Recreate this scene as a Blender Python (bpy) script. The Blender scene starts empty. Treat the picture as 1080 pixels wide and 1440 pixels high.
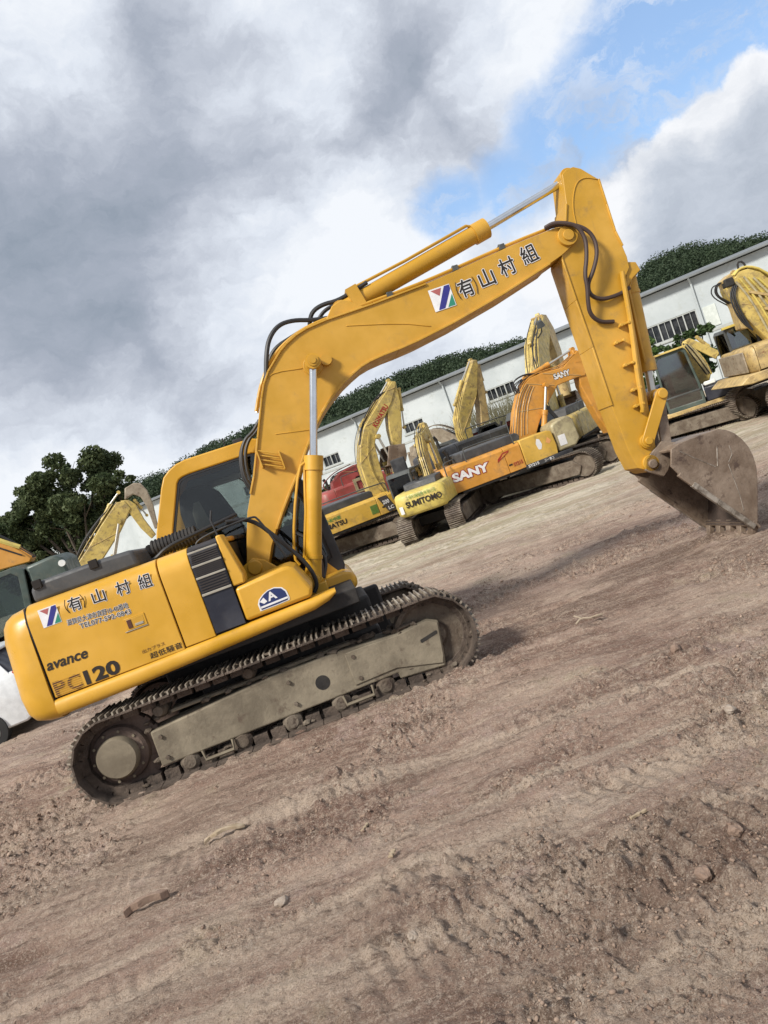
import bpy, bmesh, math, random
import numpy as np
from mathutils import Vector, Matrix
random.seed(7)
R = math.radians
scene = bpy.context.scene
COL = scene.collection
SLOPE = 0.05                      # the yard falls away from the camera

def base_z(y):
    return -SLOPE * (y - 6.05) if y < 24 else -SLOPE * 17.95

# ------------------------------------------------------------------ materials
def nt(name):
    m = bpy.data.materials.new(name); m.use_nodes = True
    t = m.node_tree
    for n in list(t.nodes): t.nodes.remove(n)
    o = t.nodes.new('ShaderNodeOutputMaterial')
    return m, t, o

def N(t, kind, **kw):
    n = t.nodes.new(kind)
    for k, v in kw.items():
        if k in n.inputs: n.inputs[k].default_value = v
        else: setattr(n, k, v)
    return n

def coords(t, scale=1.0):
    c = t.nodes.new('ShaderNodeTexCoord')
    mp = N(t, 'ShaderNodeMapping'); mp.inputs['Scale'].default_value = scale if hasattr(scale, '__len__') else (scale,) * 3
    t.links.new(c.outputs['Object'], mp.inputs['Vector'])
    return mp.outputs['Vector']

def noise(t, vec, scale, detail=6, rough=.6, dist=0.0):
    n = N(t, 'ShaderNodeTexNoise'); t.links.new(vec, n.inputs['Vector'])
    n.inputs['Scale'].default_value = scale; n.inputs['Detail'].default_value = detail
    n.inputs['Roughness'].default_value = rough; n.inputs['Distortion'].default_value = dist
    return n.outputs['Fac']

def ramp(t, fac, a, b, lo=0.0, hi=1.0):
    n = N(t, 'ShaderNodeMapRange', interpolation_type='SMOOTHSTEP'); t.links.new(fac, n.inputs['Value'])
    n.inputs['From Min'].default_value = a; n.inputs['From Max'].default_value = b
    n.inputs['To Min'].default_value = lo; n.inputs['To Max'].default_value = hi
    return n.outputs['Result']

def mixc(t, fac, c1, c2):
    n = N(t, 'ShaderNodeMix', data_type='RGBA')
    for s, c in ((6, c1), (7, c2)):
        if isinstance(c, tuple): n.inputs[s].default_value = c + (1,) if len(c) == 3 else c
        else: t.links.new(c, n.inputs[s])
    if isinstance(fac, float): n.inputs[0].default_value = fac
    else: t.links.new(fac, n.inputs[0])
    return n.outputs[2]

def mathn(t, op, a, b=None):
    n = N(t, 'ShaderNodeMath', operation=op)
    for i, v in enumerate((a, b)):
        if v is None: continue
        if isinstance(v, (int, float)): n.inputs[i].default_value = v
        else: t.links.new(v, n.inputs[i])
    return n.outputs[0]

def paint(name, col, dirt=(.16, .12, .08), amount=.5, rough=.42, scale=2.5, bump=.02, rust=None):
    """Enamel paint with faded patches, dust, scuffs and (optionally) rust."""
    m, t, o = nt(name); v = coords(t)
    p = N(t, 'ShaderNodeBsdfPrincipled'); t.links.new(p.outputs[0], o.inputs[0])
    fade = tuple(min(1, c * 1.0 + .03) for c in col); deep = tuple(c * .82 for c in col)
    c = mixc(t, ramp(t, noise(t, v, scale * .7, 4), .35, .68), deep, fade)
    d1 = ramp(t, noise(t, v, scale * 2.2, 9, .7, .4), .62 - .22 * amount, .95 - .25 * amount, 0, min(1., .35 + .5 * amount))
    c = mixc(t, d1, c, dirt)
    vs = coords(t, (9, 9, .8))                          # streaks run down the panel
    d3 = ramp(t, noise(t, vs, 3, 4, .6), .6, .85, 0, .35 * amount + .04)
    c = mixc(t, d3, c, dirt)
    d2 = ramp(t, noise(t, v, scale * 26, 3, .7), .66, .74, 0, .55 * amount)
    c = mixc(t, d2, c, tuple(x * .6 for x in dirt))
    if rust:
        c = mixc(t, ramp(t, noise(t, v, scale * 4, 8, .75), .53, .66, 0, .85), c, rust)
    t.links.new(c, p.inputs['Base Color'])
    t.links.new(ramp(t, noise(t, v, 6, 5), .3, .75, rough - .08, rough + .22), p.inputs['Roughness'])
    b = N(t, 'ShaderNodeBump', Strength=.25, Distance=bump); t.links.new(noise(t, v, 4, 4), b.inputs['Height'])
    t.links.new(b.outputs[0], p.inputs['Normal'])
    return m

def rough_mat(name, c1, c2, rough=.85, scale=4, bump=.3, bscale=30, bdist=.02, metal=0.0, c3=None):
    m, t, o = nt(name); v = coords(t)
    p = N(t, 'ShaderNodeBsdfPrincipled', Roughness=rough, Metallic=metal); t.links.new(p.outputs[0], o.inputs[0])
    c = mixc(t, ramp(t, noise(t, v, scale, 8, .65, .3), .36, .66), c1, c2)
    if c3: c = mixc(t, ramp(t, noise(t, v, scale * 3.1, 8, .7), .55, .68), c, c3)
    t.links.new(c, p.inputs['Base Color'])
    b = N(t, 'ShaderNodeBump', Strength=bump, Distance=bdist); t.links.new(noise(t, v, bscale, 8, .7), b.inputs['Height'])
    t.links.new(b.outputs[0], p.inputs['Normal'])
    return m

def flat(name, col, rough=.5, metal=0.0):
    m, t, o = nt(name); v = coords(t)
    p = N(t, 'ShaderNodeBsdfPrincipled', Roughness=rough, Metallic=metal); t.links.new(p.outputs[0], o.inputs[0])
    c = mixc(t, ramp(t, noise(t, v, 9, 5), .3, .7), tuple(x * .85 for x in col), col)
    t.links.new(c, p.inputs['Base Color'])
    return m

def glass_mat(name, tint, refl=.09):
    m, t, o = nt(name)
    tr = N(t, 'ShaderNodeBsdfTransparent'); tr.inputs[0].default_value = tint + (1,)
    gl = N(t, 'ShaderNodeBsdfGlossy', Roughness=.04)
    fr = N(t, 'ShaderNodeFresnel', IOR=1.5)
    mx = N(t, 'ShaderNodeMixShader')
    t.links.new(mathn(t, 'ADD', fr.outputs[0], refl - .04), mx.inputs[0])
    t.links.new(tr.outputs[0], mx.inputs[1]); t.links.new(gl.outputs[0], mx.inputs[2]); t.links.new(mx.outputs[0], o.inputs[0])
    return m

def leaf_mat(name, c1, c2):
    m, t, o = nt(name); v = coords(t)
    p = N(t, 'ShaderNodeBsdfPrincipled', Roughness=.65)
    p.inputs['Specular IOR Level'].default_value = .2
    c = mixc(t, ramp(t, noise(t, v, .8, 5, .7), .3, .7), c1, c2)
    t.links.new(c, p.inputs['Base Color'])
    tl = N(t, 'ShaderNodeBsdfTranslucent'); t.links.new(c, tl.inputs[0])
    mx = N(t, 'ShaderNodeMixShader', Fac=.2); t.links.new(p.outputs[0], mx.inputs[1]); t.links.new(tl.outputs[0], mx.inputs[2])
    t.links.new(mx.outputs[0], o.inputs[0])
    return m

YEL = (.63, .332, .015)
M = {}
M['hero'] = paint('hero_yellow_enamel', YEL, amount=.22, rough=.34, scale=1.6, bump=.004)
M['boomy'] = paint('boom_yellow_enamel', (.575, .305, .018), amount=.40, rough=.42, scale=1.8, bump=.006)
M['army'] = paint('arm_yellow_enamel', (.60, .322, .022), amount=.5, rough=.45, scale=2.2, bump=.006)
M['old_yellow'] = paint('faded_yellow', (.60, .44, .11), amount=.9, scale=1.6, rust=(.17, .10, .045))
M['kyellow'] = paint('amber_yellow', (.64, .385, .05), amount=.7, scale=1.6)
M['syellow'] = paint('lemon_yellow', (.64, .50, .11), amount=.75, scale=1.6)
M['orange'] = paint('orange_enamel', (.63, .28, .03), amount=.65, scale=1.6)
M['ochre'] = paint('worn_ochre', (.55, .39, .15), amount=.9, scale=1.8, rust=(.20, .10, .05))
M['dusty'] = paint('dusty_tan', (.33, .27, .19), amount=.9, scale=2.0, rust=(.13, .08, .05))
M['red'] = paint('old_red', (.33, .05, .04), amount=.8, scale=1.6)
M['cream'] = paint('grimy_cream', (.42, .36, .2), amount=.9, scale=2)
M['steel'] = flat('chromed_rod', (.75, .76, .76), .16, 1.0)
M['rod'] = flat('dull_rod', (.62, .60, .54), .35, .8)
M['rubber'] = flat('black_rubber', (.022, .021, .021), .5)
M['rubber_brown'] = flat('dusty_hose_rubber', (.06, .035, .026), .6)
M['black'] = paint('black_panel', (.022, .022, .026), (.09, .075, .06), .35, .5)
M['brownblack'] = paint('louvre_black', (.035, .026, .022), (.10, .08, .06), .4, .55)
M['navy'] = paint('dark_navy', (.016, .018, .03), (.08, .07, .06), .25, .4)
M['hood'] = paint('grey_black_cover', (.045, .046, .048), (.14, .12, .1), .5, .5)
M['dark'] = rough_mat('oily_dark_metal', (.014, .012, .011), (.03, .026, .022), .7)
M['strip'] = flat('grey_strip', (.36, .33, .27), .5)
M['seal'] = flat('black_gap_seal', (.012, .008, .006), .8)
M['mud'] = rough_mat('mud_caked_steel', (.105, .078, .056), (.20, .165, .125), .9, 3.5, .7, 26, .03, 0, (.075, .052, .04))
M['frame'] = rough_mat('dusty_track_frame', (.145, .12, .084), (.28, .238, .17), .85, 1.9, .5, 30, .014, 0, (.115, .085, .06))
M['belt'] = rough_mat('muddy_track_shoe', (.075, .055, .042), (.17, .128, .098), .88, 4, .9, 34, .03, 0, (.04, .03, .024))
M['grouser'] = rough_mat('worn_grouser', (.09, .068, .05), (.38, .33, .26), .6, 2.6, .5, 40, .01)
M['red_mud'] = rough_mat('reddish_sprocket', (.075, .05, .04), (.14, .10, .078), .85, 4, .6, 30, .02)
M['hub'] = rough_mat('dusty_hub', (.15, .122, .083), (.225, .188, .13), .75, 4, .4, 30, .01)
M['bucket'] = rough_mat('worn_bucket_steel', (.15, .105, .072), (.285, .22, .165), .55, 2.4, .6, 24, .014, .2, (.085, .055, .04))
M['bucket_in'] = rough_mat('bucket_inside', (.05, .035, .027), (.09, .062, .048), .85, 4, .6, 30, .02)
M['scratch'] = rough_mat('bright_scuff', (.13, .105, .08), (.36, .32, .27), .5, 12, .3, 40, .004, .3)
M['seat'] = rough_mat('black_seat_cloth', (.025, .025, .027), (.05, .05, .052), .9)
M['greycloth'] = rough_mat('grey_seat_cover', (.22, .21, .18), (.32, .31, .27), .9)
M['glass'] = glass_mat('cab_glass', (.66, .70, .69), .05)
M['glass_dark'] = glass_mat('tinted_glass', (.16, .19, .18), .10)
M['glass_teal'] = glass_mat('milky_glass', (.40, .46, .43), .22)
M['cabgreen'] = paint('dark_green_cab', (.05, .075, .06), (.16, .14, .1), .6, .5)
M['cabgrey'] = paint('dark_grey_cab', (.06, .065, .062), (.16, .14, .1), .6, .5)
M['txtblack'] = flat('black_lettering', (.02, .014, .01), .5)
M['txtmaroon'] = flat('brown_lettering', (.09, .03, .015), .5)
M['white'] = flat('white_vinyl', (.80, .79, .78), .45)
M['txtgreen'] = flat('green_lettering', (.05, .22, .05), .5)
M['txtred'] = flat('red_lettering', (.35, .03, .015), .5)
M['lg_blue'] = flat('logo_blue', (.03, .03, .22), .45)
M['lg_green'] = flat('logo_green', (.03, .25, .16), .45)
M['lg_red'] = flat('logo_red', (.42, .12, .11), .45)
M['emblem'] = flat('emblem_navy', (.02, .035, .13), .4)
M['orange_sticker'] = flat('orange_sticker', (.75, .35, .12), .5)
M['carwhite'] = flat('white_car_paint', (.78, .80, .80), .2)
M['tyre'] = flat('tyre_rubber', (.025, .025, .025), .8)
M['chrome'] = flat('wheel_alloy', (.5, .5, .5), .3, .9)
M['lamp'] = flat('lamp_lens', (.8, .8, .75), .2)
M['taillamp'] = flat('red_lamp_lens', (.4, .03, .02), .25)
M['wall'] = rough_mat('warehouse_white_wall', (.42, .46, .47), (.52, .56, .57), .8, .35, .1, 8, .02, 0, (.40, .43, .42))
M['roof'] = rough_mat('grey_roof_sheet', (.13, .14, .14), (.2, .21, .21), .6, .5)
M['winframe'] = flat('window_frame_grey', (.42, .44, .42), .5)
M['winglass'] = paint('dark_window_glass', (.012, .015, .018), (.07, .07, .06), .4, .12)
M['shutter'] = rough_mat('pale_shutter', (.5, .54, .5), (.6, .64, .6), .6)
M['leaf1'] = leaf_mat('olive_leaves', (.034, .054, .021), (.11, .135, .06))
M['leaf2'] = leaf_mat('forest_leaves', (.022, .040, .020), (.066, .092, .050))
M['leaf3'] = leaf_mat('bright_leaves', (.04, .09, .02), (.11, .17, .05))
M['leaf5'] = leaf_mat('ivy_leaves', (.028, .055, .018), (.075, .115, .04))
M['leaf4'] = leaf_mat('dry_reed', (.14, .13, .08), (.22, .21, .13))
M['bark'] = rough_mat('bark', (.05, .04, .03), (.1, .08, .06), .95)
M['wood'] = rough_mat('weathered_wood', (.30, .23, .15), (.44, .36, .26), .85, 8)
M['stone'] = rough_mat('pale_stone', (.28, .22, .17), (.42, .36, .30), .9, 14, .6, 60, .01)
M['clod'] = rough_mat('earth_clod', (.20, .132, .096), (.36, .265, .20), .95, 3, .8, 60, .01)
M['twig'] = flat('pale_twig', (.36, .29, .21), .8)

# ------------------------------------------------------------------ mesh builder
class MB:
    def __init__(s): s.v = []; s.f = []; s.m = []
    def add(s, vs, fs, mi=0):
        b = len(s.v); s.v += [tuple(p) for p in vs]
        for f in fs: s.f.append([i + b for i in f]); s.m.append(mi)
        return s
    def box(s, c, d, mi=0, mat=None):
        vs = [Vector((x * d[0] / 2, y * d[1] / 2, z * d[2] / 2)) for x in (-1, 1) for y in (-1, 1) for z in (-1, 1)]
        if mat is not None: vs = [mat @ p for p in vs]
        vs = [p + Vector(c) for p in vs]
        return s.add(vs, [(0, 1, 3, 2), (4, 6, 7, 5), (0, 4, 5, 1), (2, 3, 7, 6), (0, 2, 6, 4), (1, 5, 7, 3)], mi)
    def prism(s, pts, y0, y1, mi=0, cap=None):
        """Outline (x,z) extruded from y0 to y1."""
        n = len(pts)
        area = sum(pts[i][0] * pts[(i + 1) % n][1] - pts[(i + 1) % n][0] * pts[i][1] for i in range(n))
        if area < 0: pts = pts[::-1]
        vs = [(x, y0, z) for x, z in pts] + [(x, y1, z) for x, z in pts]
        s.add(vs, [list(range(n)), list(range(2 * n - 1, n - 1, -1))], mi if cap is None else cap)
        b = len(s.v) - 2 * n
        for i in range(n):
            j = (i + 1) % n; s.f.append([b + j, b + i, b + n + i, b + n + j]); s.m.append(mi)
        return s
    def prism_x(s, pts, x0, x1, mi=0):
        """Outline (y,z) extruded from x0 to x1."""
        n = len(pts)
        vs = [(x0, y, z) for y, z in pts] + [(x1, y, z) for y, z in pts]
        b = len(s.v); s.v += vs
        s.f += [list(range(b + n - 1, b - 1, -1)), list(range(b + n, b + 2 * n))]; s.m += [mi, mi]
        for i in range(n):
            j = (i + 1) % n; s.f.append([b + i, b + j, b + n + j, b + n + i]); s.m.append(mi)
        return s
    def ring(s, outer, inner, y0, y1, mi=0, mf=None):
        """Plate with a hole: outer and inner outlines with the same number of points."""
        n = len(outer); b = len(s.v)
        for o in (outer, inner):
            for y in (y0, y1): s.v += [(x, y, z) for x, z in o]
        for i in range(n):
            j = (i + 1) % n; k = mf(i) if mf else mi
            for a, c in ((0, 1), (3, 2), (2, 0), (1, 3)):
                s.f.append([b + a * n + i, b + a * n + j, b + c * n + j, b + c * n + i]); s.m.append(k)
        return s
    def tube(s, pts, r, seg=8, mi=0, cap=True, smooth=0):
        pts = [Vector(p) for p in pts]
        rs = list(r) if hasattr(r, '__len__') else [r] * len(pts)
        for _ in range(smooth):
            q = [pts[0]]; qr = [rs[0]]
            for a, c in zip(pts, pts[1:]): q += [a * .75 + c * .25, a * .25 + c * .75]
            for a, c in zip(rs, rs[1:]): qr += [a * .75 + c * .25, a * .25 + c * .75]
            pts = q + [pts[-1]]; rs = qr + [rs[-1]]
        b = len(s.v); n = len(pts); up = None
        for i, p in enumerate(pts):
            d = (pts[min(i + 1, n - 1)] - pts[max(i - 1, 0)]).normalized()
            if up is None: up = d.orthogonal().normalized()
            up = (up - d * up.dot(d)).normalized(); w = d.cross(up)
            for k in range(seg):
                a = 2 * math.pi * k / seg
                s.v.append(tuple(p + (up * math.cos(a) + w * math.sin(a)) * rs[i]))
        for i in range(n - 1):
            for k in range(seg):
                l = (k + 1) % seg
                s.f.append([b + i * seg + k, b + i * seg + l, b + (i + 1) * seg + l, b + (i + 1) * seg + k]); s.m.append(mi)
        if cap:
            s.f.append([b + k for k in range(seg - 1, -1, -1)]); s.m.append(mi)
            s.f.append([b + (n - 1) * seg + k for k in range(seg)]); s.m.append(mi)
        return s
    def cyl(s, p0, p1, r0, r1=None, seg=24, mi=0):
        return s.tube([p0, p1], [r0, r0 if r1 is None else r1], seg, mi)
    def lathe_y(s, prof, c, seg=32, mi=0):
        """Profile [(radius, y)] turned about a y-parallel axis through c=(x,z)."""
        return s.tube([(c[0], y, c[1]) for r, y in prof], [max(r, 1e-4) for r, y in prof], seg, mi) if False else s._lathe(prof, c, seg, mi)
    def _lathe(s, prof, c, seg, mi):
        b = len(s.v); n = len(prof)
        for r, y in prof:
            for k in range(seg):
                a = 2 * math.pi * k / seg; s.v.append((c[0] + r * math.cos(a), y, c[1] + r * math.sin(a)))
        for i in range(n - 1):
            for k in range(seg):
                l = (k + 1) % seg; s.f.append([b + i * seg + k, b + i * seg + l, b + (i + 1) * seg + l, b + (i + 1) * seg + k]); s.m.append(mi)
        for i, o in ((0, 1), (n - 1, -1)):
            s.f.append([b + i * seg + k for k in range(seg)][::o]); s.m.append(mi)
        return s
    def loft(s, rings, mi=0):
        n = len(rings[0]); b = len(s.v)
        for rg in rings: s.v += [tuple(p) for p in rg]
        for i in range(len(rings) - 1):
            for k in range(n):
                l = (k + 1) % n; s.f.append([b + i * n + k, b + i * n + l, b + (i + 1) * n + l, b + (i + 1) * n + k]); s.m.append(mi)
        s.f.append([b + k for k in range(n - 1, -1, -1)]); s.f.append([b + (len(rings) - 1) * n + k for k in range(n)]); s.m += [mi, mi]
        return s
    def mirrored(s):
        o = MB(); o.v = [(x, -y, z) for x, y, z in s.v]; o.f = [f[::-1] for f in s.f]; o.m = list(s.m); return o
    def build(s, name, mats, parent=None, bevel=0.0, seg=2, smooth=35, label=None):
        me = bpy.data.meshes.new(name); me.from_pydata(s.v, [], s.f)
        mats = mats if isinstance(mats, (list, tuple)) else [mats]
        for m in mats: me.materials.append(M[m] if isinstance(m, str) else m)
        me.polygons.foreach_set('material_index', s.m)
        bm = bmesh.new(); bm.from_mesh(me); bmesh.ops.recalc_face_normals(bm, faces=bm.faces); bm.to_mesh(me); bm.free()
        if smooth:
            me.polygons.foreach_set('use_smooth', [True] * len(me.polygons)); me.set_sharp_from_angle(angle=R(smooth))
        o = bpy.data.objects.new(name, me); COL.objects.link(o)
        if parent is not None: o.parent = parent
        if bevel:
            b = o.modifiers.new('edge', 'BEVEL'); b.width = bevel; b.segments = seg; b.limit_method = 'ANGLE'; b.angle_limit = R(38); b.harden_normals = False
            b.use_clamp_overlap = True
        if label: o['label'] = label
        return o

def np_mesh(name, verts, faces, mat, parent=None, smooth=False, mats=None):
    me = bpy.data.meshes.new(name); n = len(verts); k = faces.shape[1]
    me.vertices.add(n); me.vertices.foreach_set('co', np.asarray(verts, np.float32).ravel())
    me.loops.add(faces.size); me.loops.foreach_set('vertex_index', faces.ravel().astype(np.int32))
    me.polygons.add(len(faces)); me.polygons.foreach_set('loop_start', np.arange(0, faces.size, k, dtype=np.int32))
    if smooth: me.polygons.foreach_set('use_smooth', np.ones(len(faces), bool))
    me.update(calc_edges=True); me.validate()
    me.materials.append(M[mat] if isinstance(mat, str) else mat)
    o = bpy.data.objects.new(name, me); COL.objects.link(o)
    if parent is not None: o.parent = parent
    return o

def tag(o, label=None, cat=None, group=None, kind=None):
    for k, v in (('label', label), ('category', cat), ('group', group), ('kind', kind)):
        if v: o[k] = v
    return o

def empty(name, loc, yaw=0.0, label=None, cat=None, group=None, tilt=False):
    o = bpy.data.objects.new(name, None); COL.objects.link(o); o.empty_display_size = .3
    if tilt:
        n = Vector((0, SLOPE, 1)).normalized(); f = Vector((math.cos(yaw), math.sin(yaw), 0)); f = (f - n * f.dot(n)).normalized(); l = n.cross(f)
        o.matrix_world = Matrix(((f.x, l.x, n.x, loc[0]), (f.y, l.y, n.y, loc[1]), (f.z, l.z, n.z, loc[2]), (0, 0, 0, 1)))
    else:
        o.location = loc; o.rotation_euler = (0, 0, yaw)
    return tag(o, label, cat, group)

def text_data(s, bold=0.0):
    c = bpy.data.curves.new('lettering', 'FONT'); c.body = s; c.offset = bold; c.resolution_u = 3
    o = bpy.data.objects.new('lettering', c); COL.objects.link(o); bpy.context.view_layer.update()
    dg = bpy.context.evaluated_depsgraph_get(); me = bpy.data.meshes.new_from_object(o.evaluated_get(dg))
    vs = [tuple(v.co) for v in me.vertices]; fs = [list(p.vertices) for p in me.polygons]
    bpy.data.objects.remove(o); bpy.data.curves.remove(c); bpy.data.meshes.remove(me)
    return vs, fs

def put_text(mb, s, p0, p1, h, y, bold=0.0, mi=0, shear=0.0, plane=None, ref=None):
    """Lettering from p0 to p1 along its baseline (local x,z at depth y), letter height h."""
    cjk = any(ord(ch) > 0x2000 for ch in s); vs, fs = text_data(s, 0.0 if cjk else bold)
    rx, ry = zip(*[(v[0], v[1]) for v in (ref or vs)])
    x0, x1, z0, z1 = min(rx), max(rx), min(ry), max(ry)
    d = Vector((p1[0] - p0[0], p1[1] - p0[1])); L = d.length; d.normalize(); up = Vector((-d.y, d.x))
    out = []
    for v in vs:
        a = (v[0] - x0) / (x1 - x0) * L; b = (v[1] - z0) / (z1 - z0) * h
        a += b * shear
        q = Vector(p0) + d * a + up * b
        out.append((q.x, y, q.y) if plane is None else plane(q.x, q.y))
    if cjk and plane is None:                            # heavier strokes: shifted copies, each a hair behind the last
        e = bold * .8 * h; k = 0
        for a in [None] + list(range(0, 8 if bold > .015 else 4)):
            dx, dz = (0, 0) if a is None else (e * math.cos(a * math.pi / 4), e * math.sin(a * math.pi / 4))
            mb.add([(q[0] + dx, q[1] + k * 6e-5, q[2] + dz) for q in out], fs, mi); k += 1
    else: mb.add(out, fs, mi)
    return vs

# ------------------------------------------------------------------ tracked undercarriage
def track_belt(a, rad, width, yc, pitch=.155, sag=0.0, seed=0):
    """A closed belt of shoes round two wheels at x=-a and x=+a; top at z=2*rad."""
    rnd = random.Random(seed); pts = []
    n = 40
    for i in range(n): pts.append((-a + 2 * a * i / n, 0.0))
    for i in range(24): t = -math.pi / 2 + math.pi * i / 24; pts.append((a + rad * math.cos(t), rad + rad * math.sin(t)))
    for i in range(n):
        u = i / n; pts.append((a - 2 * a * u, 2 * rad - sag * abs(math.sin(2 * math.pi * u))))
    for i in range(24): t = math.pi / 2 + math.pi * i / 24; pts.append((-a + rad * math.cos(t), rad + rad * math.sin(t)))
    P = [Vector((x, 0, z)) for x, z in pts]; P.append(P[0])
    cum = [0]
    for p, q in zip(P, P[1:]): cum.append(cum[-1] + (q - p).length)
    m = round(cum[-1] / pitch); step = cum[-1] / m; mb = MB(); j = 0
    for k in range(m):
        d = k * step + .03
        while cum[j + 1] < d and j < len(P) - 2: j += 1
        p = P[j].lerp(P[j + 1], (d - cum[j]) / max(1e-6, cum[j + 1] - cum[j])); t = (P[j + 1] - P[j]).normalized()
        nrm = Vector((t.z, 0, -t.x)); w = Vector((0, 1, 0))
        rot = Matrix((t, w, nrm)).transposed(); jit = rnd.uniform(-.008, .008)
        mb.box(p - nrm * .033 + w * (yc + jit), (step * .95, width, .016), 0, rot)
        mb.box(p - nrm * .075 + w * yc, (step * .8, width * .36, .07), 0, rot)        # chain link
        for q in (-.42, -.06, .30):
            mb.box(p + t * (q * step) - nrm * .012 + w * (yc + jit), (.014, width * .985, .028), 1, rot)
    return mb

def cylinder_ram(mb, base, neck, end, r, rr, y, mi_b=0, mi_r=1):
    """Hydraulic cylinder: barrel base->neck, rod neck->end, both (x,z) at depth y."""
    B, K, E = (Vector((p[0], y, p[1])) for p in (base, neck, end)); d = (K - B).normalized()
    mb.cyl(B, K, r, seg=20, mi=mi_b); mb.cyl(K - d * (r * 1.5), K + d * (r * .25), r * 1.18, seg=20, mi=mi_b)
    mb.cyl(B + d * r * 2.5, B + d * r * 2.9, r * 1.12, seg=20, mi=mi_b)
    mb.cyl(K, E, rr, seg=14, mi=mi_r)
    w = Vector((0, 1, 0))
    for p in (B, E): mb.cyl(p - w * r * 1.05, p + w * r * 1.05, r * .95, seg=16, mi=mi_b)
    return mb

# ================================================================== MAIN EXCAVATOR
X0 = (-1.438, 7.289, base_z(7.289))
H = empty('excavator', X0, R(5.0), 'clean yellow excavator with black striped side panel standing across the middle of the yard', 'excavator', 'excavators', tilt=True)
ye = 'hero'
# ---- undercarriage
def make_track(sign):
    yc = -.985 * 1.0 if sign < 0 else .985
    tb = track_belt(1.385, .374, .49, yc, sag=0.0, seed=3 + sign)
    made0 = set(bpy.data.objects.keys())
    belt = tb.build('track', ['belt', 'grouser'], H, smooth=0)
    fr = MB()
    fo = [(-1.10, .463), (-1.103, .158), (.995, .18), (.997, .125), (1.40, .09), (1.42, .18), (1.47, .48), (1.375, .53), (1.093, .50), (.6, .535), (-.011, .54)]
    s = -1 if sign < 0 else 1
    ys = sorted((s * 1.09, s * .80)); fr.prism(fo, ys[0], ys[1])
    # rear web and top ledge
    fr.box((-.1, s * .98, .555), (1.6, .12, .03))
    f = fr.build('track_frame', 'frame', H, bevel=.018)
    yk = MB(); yk.prism([(.62, .50), (.62, .215), (.995, .225), (1.385, .125), (1.41, .19), (1.455, .47), (1.37, .515), (1.09, .485), (.80, .50)], *sorted((s * 1.09, s * 1.102))); yk.build('yoke_plate', 'frame', f, bevel=.006)
    for bx_, bz_ in ((.68, .26), (.68, .45), (-1.03, .22), (-1.03, .40), (.10, .25), (.10, .44)):
        bt_ = MB(); bt_.lathe_y([(.018, s * 1.088), (.018, s * 1.112)], (bx_, bz_), 6); bt_.build('bolt', 'mud', f)
    hole = MB(); hole.lathe_y([(.062, s * 1.088), (.062, s * 1.0925)], (.368, .336), 24)
    hole.build('frame_opening', 'dark', f, smooth=0); hole = MB()
    hole.prism([(1.27, .35), (1.42, .38), (1.425, .405), (1.415, .41), (1.265, .38), (1.26, .36)], *sorted((s * 1.10, s * 1.1045)))
    hole.build('frame_opening', 'dark', f, smooth=0)
    sp = MB(); sp.lathe_y([(.30, s * .80), (.31, s * .84), (.31, s * .90), (.255, s * .94), (.235, s * 1.02), (.225, s * 1.06), (.20, s * 1.08)], (-1.385, .374), 40)
    for k in range(21):
        a = 2 * math.pi * k / 21; c = Vector((-1.385 + .325 * math.cos(a), s * .985, .374 + .325 * math.sin(a)))
        sp.box(c, (.06, .06, .05), 0, Matrix.Rotation(-a, 3, 'Y'))
    sp.lathe_y([(.335, s * .955), (.335, s * 1.01)], (-1.385, .374), 40)
    spo = sp.build('sprocket', 'red_mud', H)
    hb = MB(); hb.lathe_y([(.175, s * 1.06), (.172, s * 1.13), (.155, s * 1.155), (.05, s * 1.16)], (-1.40, .368), 40)
    for k in range(10):
        a = 2 * math.pi * k / 10; hb.lathe_y([(.012, s * 1.075), (.012, s * 1.09)], (-1.40 + .205 * math.cos(a), .368 + .205 * math.sin(a)), 8)
    hb.build('hub', 'hub', spo)
    idl = MB(); idl.lathe_y([(.16, s * .83), (.30, s * .86), (.335, s * .90), (.335, s * 1.06), (.30, s * 1.075), (.27, s * 1.03), (.14, s * 1.02), (.11, s * 1.06), (.05, s * 1.065)], (1.385, .374), 40)
    idl.build('idler', 'mud', H)
    for k, x in enumerate((-.88, -.42, .02, .46, .86)):
        ro = MB(); ro.lathe_y([(.075, s * .85), (.085, s * .9), (.085, s * 1.06), (.05, s * 1.09)], (x, .115), 18); ro.build('track_roller', 'mud', H)
    for x, z in ((-.19, .63), (-.98, .60)):
        ro = MB(); ro.lathe_y([(.065, s * .80), (.065, s * 1.02), (.05, s * 1.05), (.04, s * 1.09)], (x, z), 18); ro.cyl((x, s * .98, .53), (x, s * .98, z), .03, seg=8); ro.build('carrier_roller', 'mud', H)
    for x in (-.62, .62):
        g = MB(); g.tube([(x - .13, s * 1.1, .17), (x - .12, s * 1.12, .09), (x + .12, s * 1.12, .09), (x + .13, s * 1.1, .17)], .016, 6); g.build('track_guard', 'hub', H)
    md = MB(); rnd = random.Random(31 + sign)
    def lump(x, y, z, r):
        b0 = len(md.v); pts_ = []
        for k in range(14):
            ph = math.acos(1 - 2 * (k + .5) / 14); th_ = 2.4 * k; q = rnd.uniform(.6, 1.25)
            pts_.append(Vector((x + r * q * 1.3 * math.sin(ph) * math.cos(th_), y + r * q * math.sin(ph) * math.sin(th_), z + r * q * .7 * math.cos(ph))))
        bmh = bmesh.new(); [bmh.verts.new(p) for p in pts_]; bmesh.ops.convex_hull(bmh, input=bmh.verts); bmh.verts.index_update(); bmh.verts.ensure_lookup_table()
        md.add([tuple(v_.co) for v_ in bmh.verts], [[v_.index for v_ in f_.verts] for f_ in bmh.faces]); bmh.free()
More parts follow.
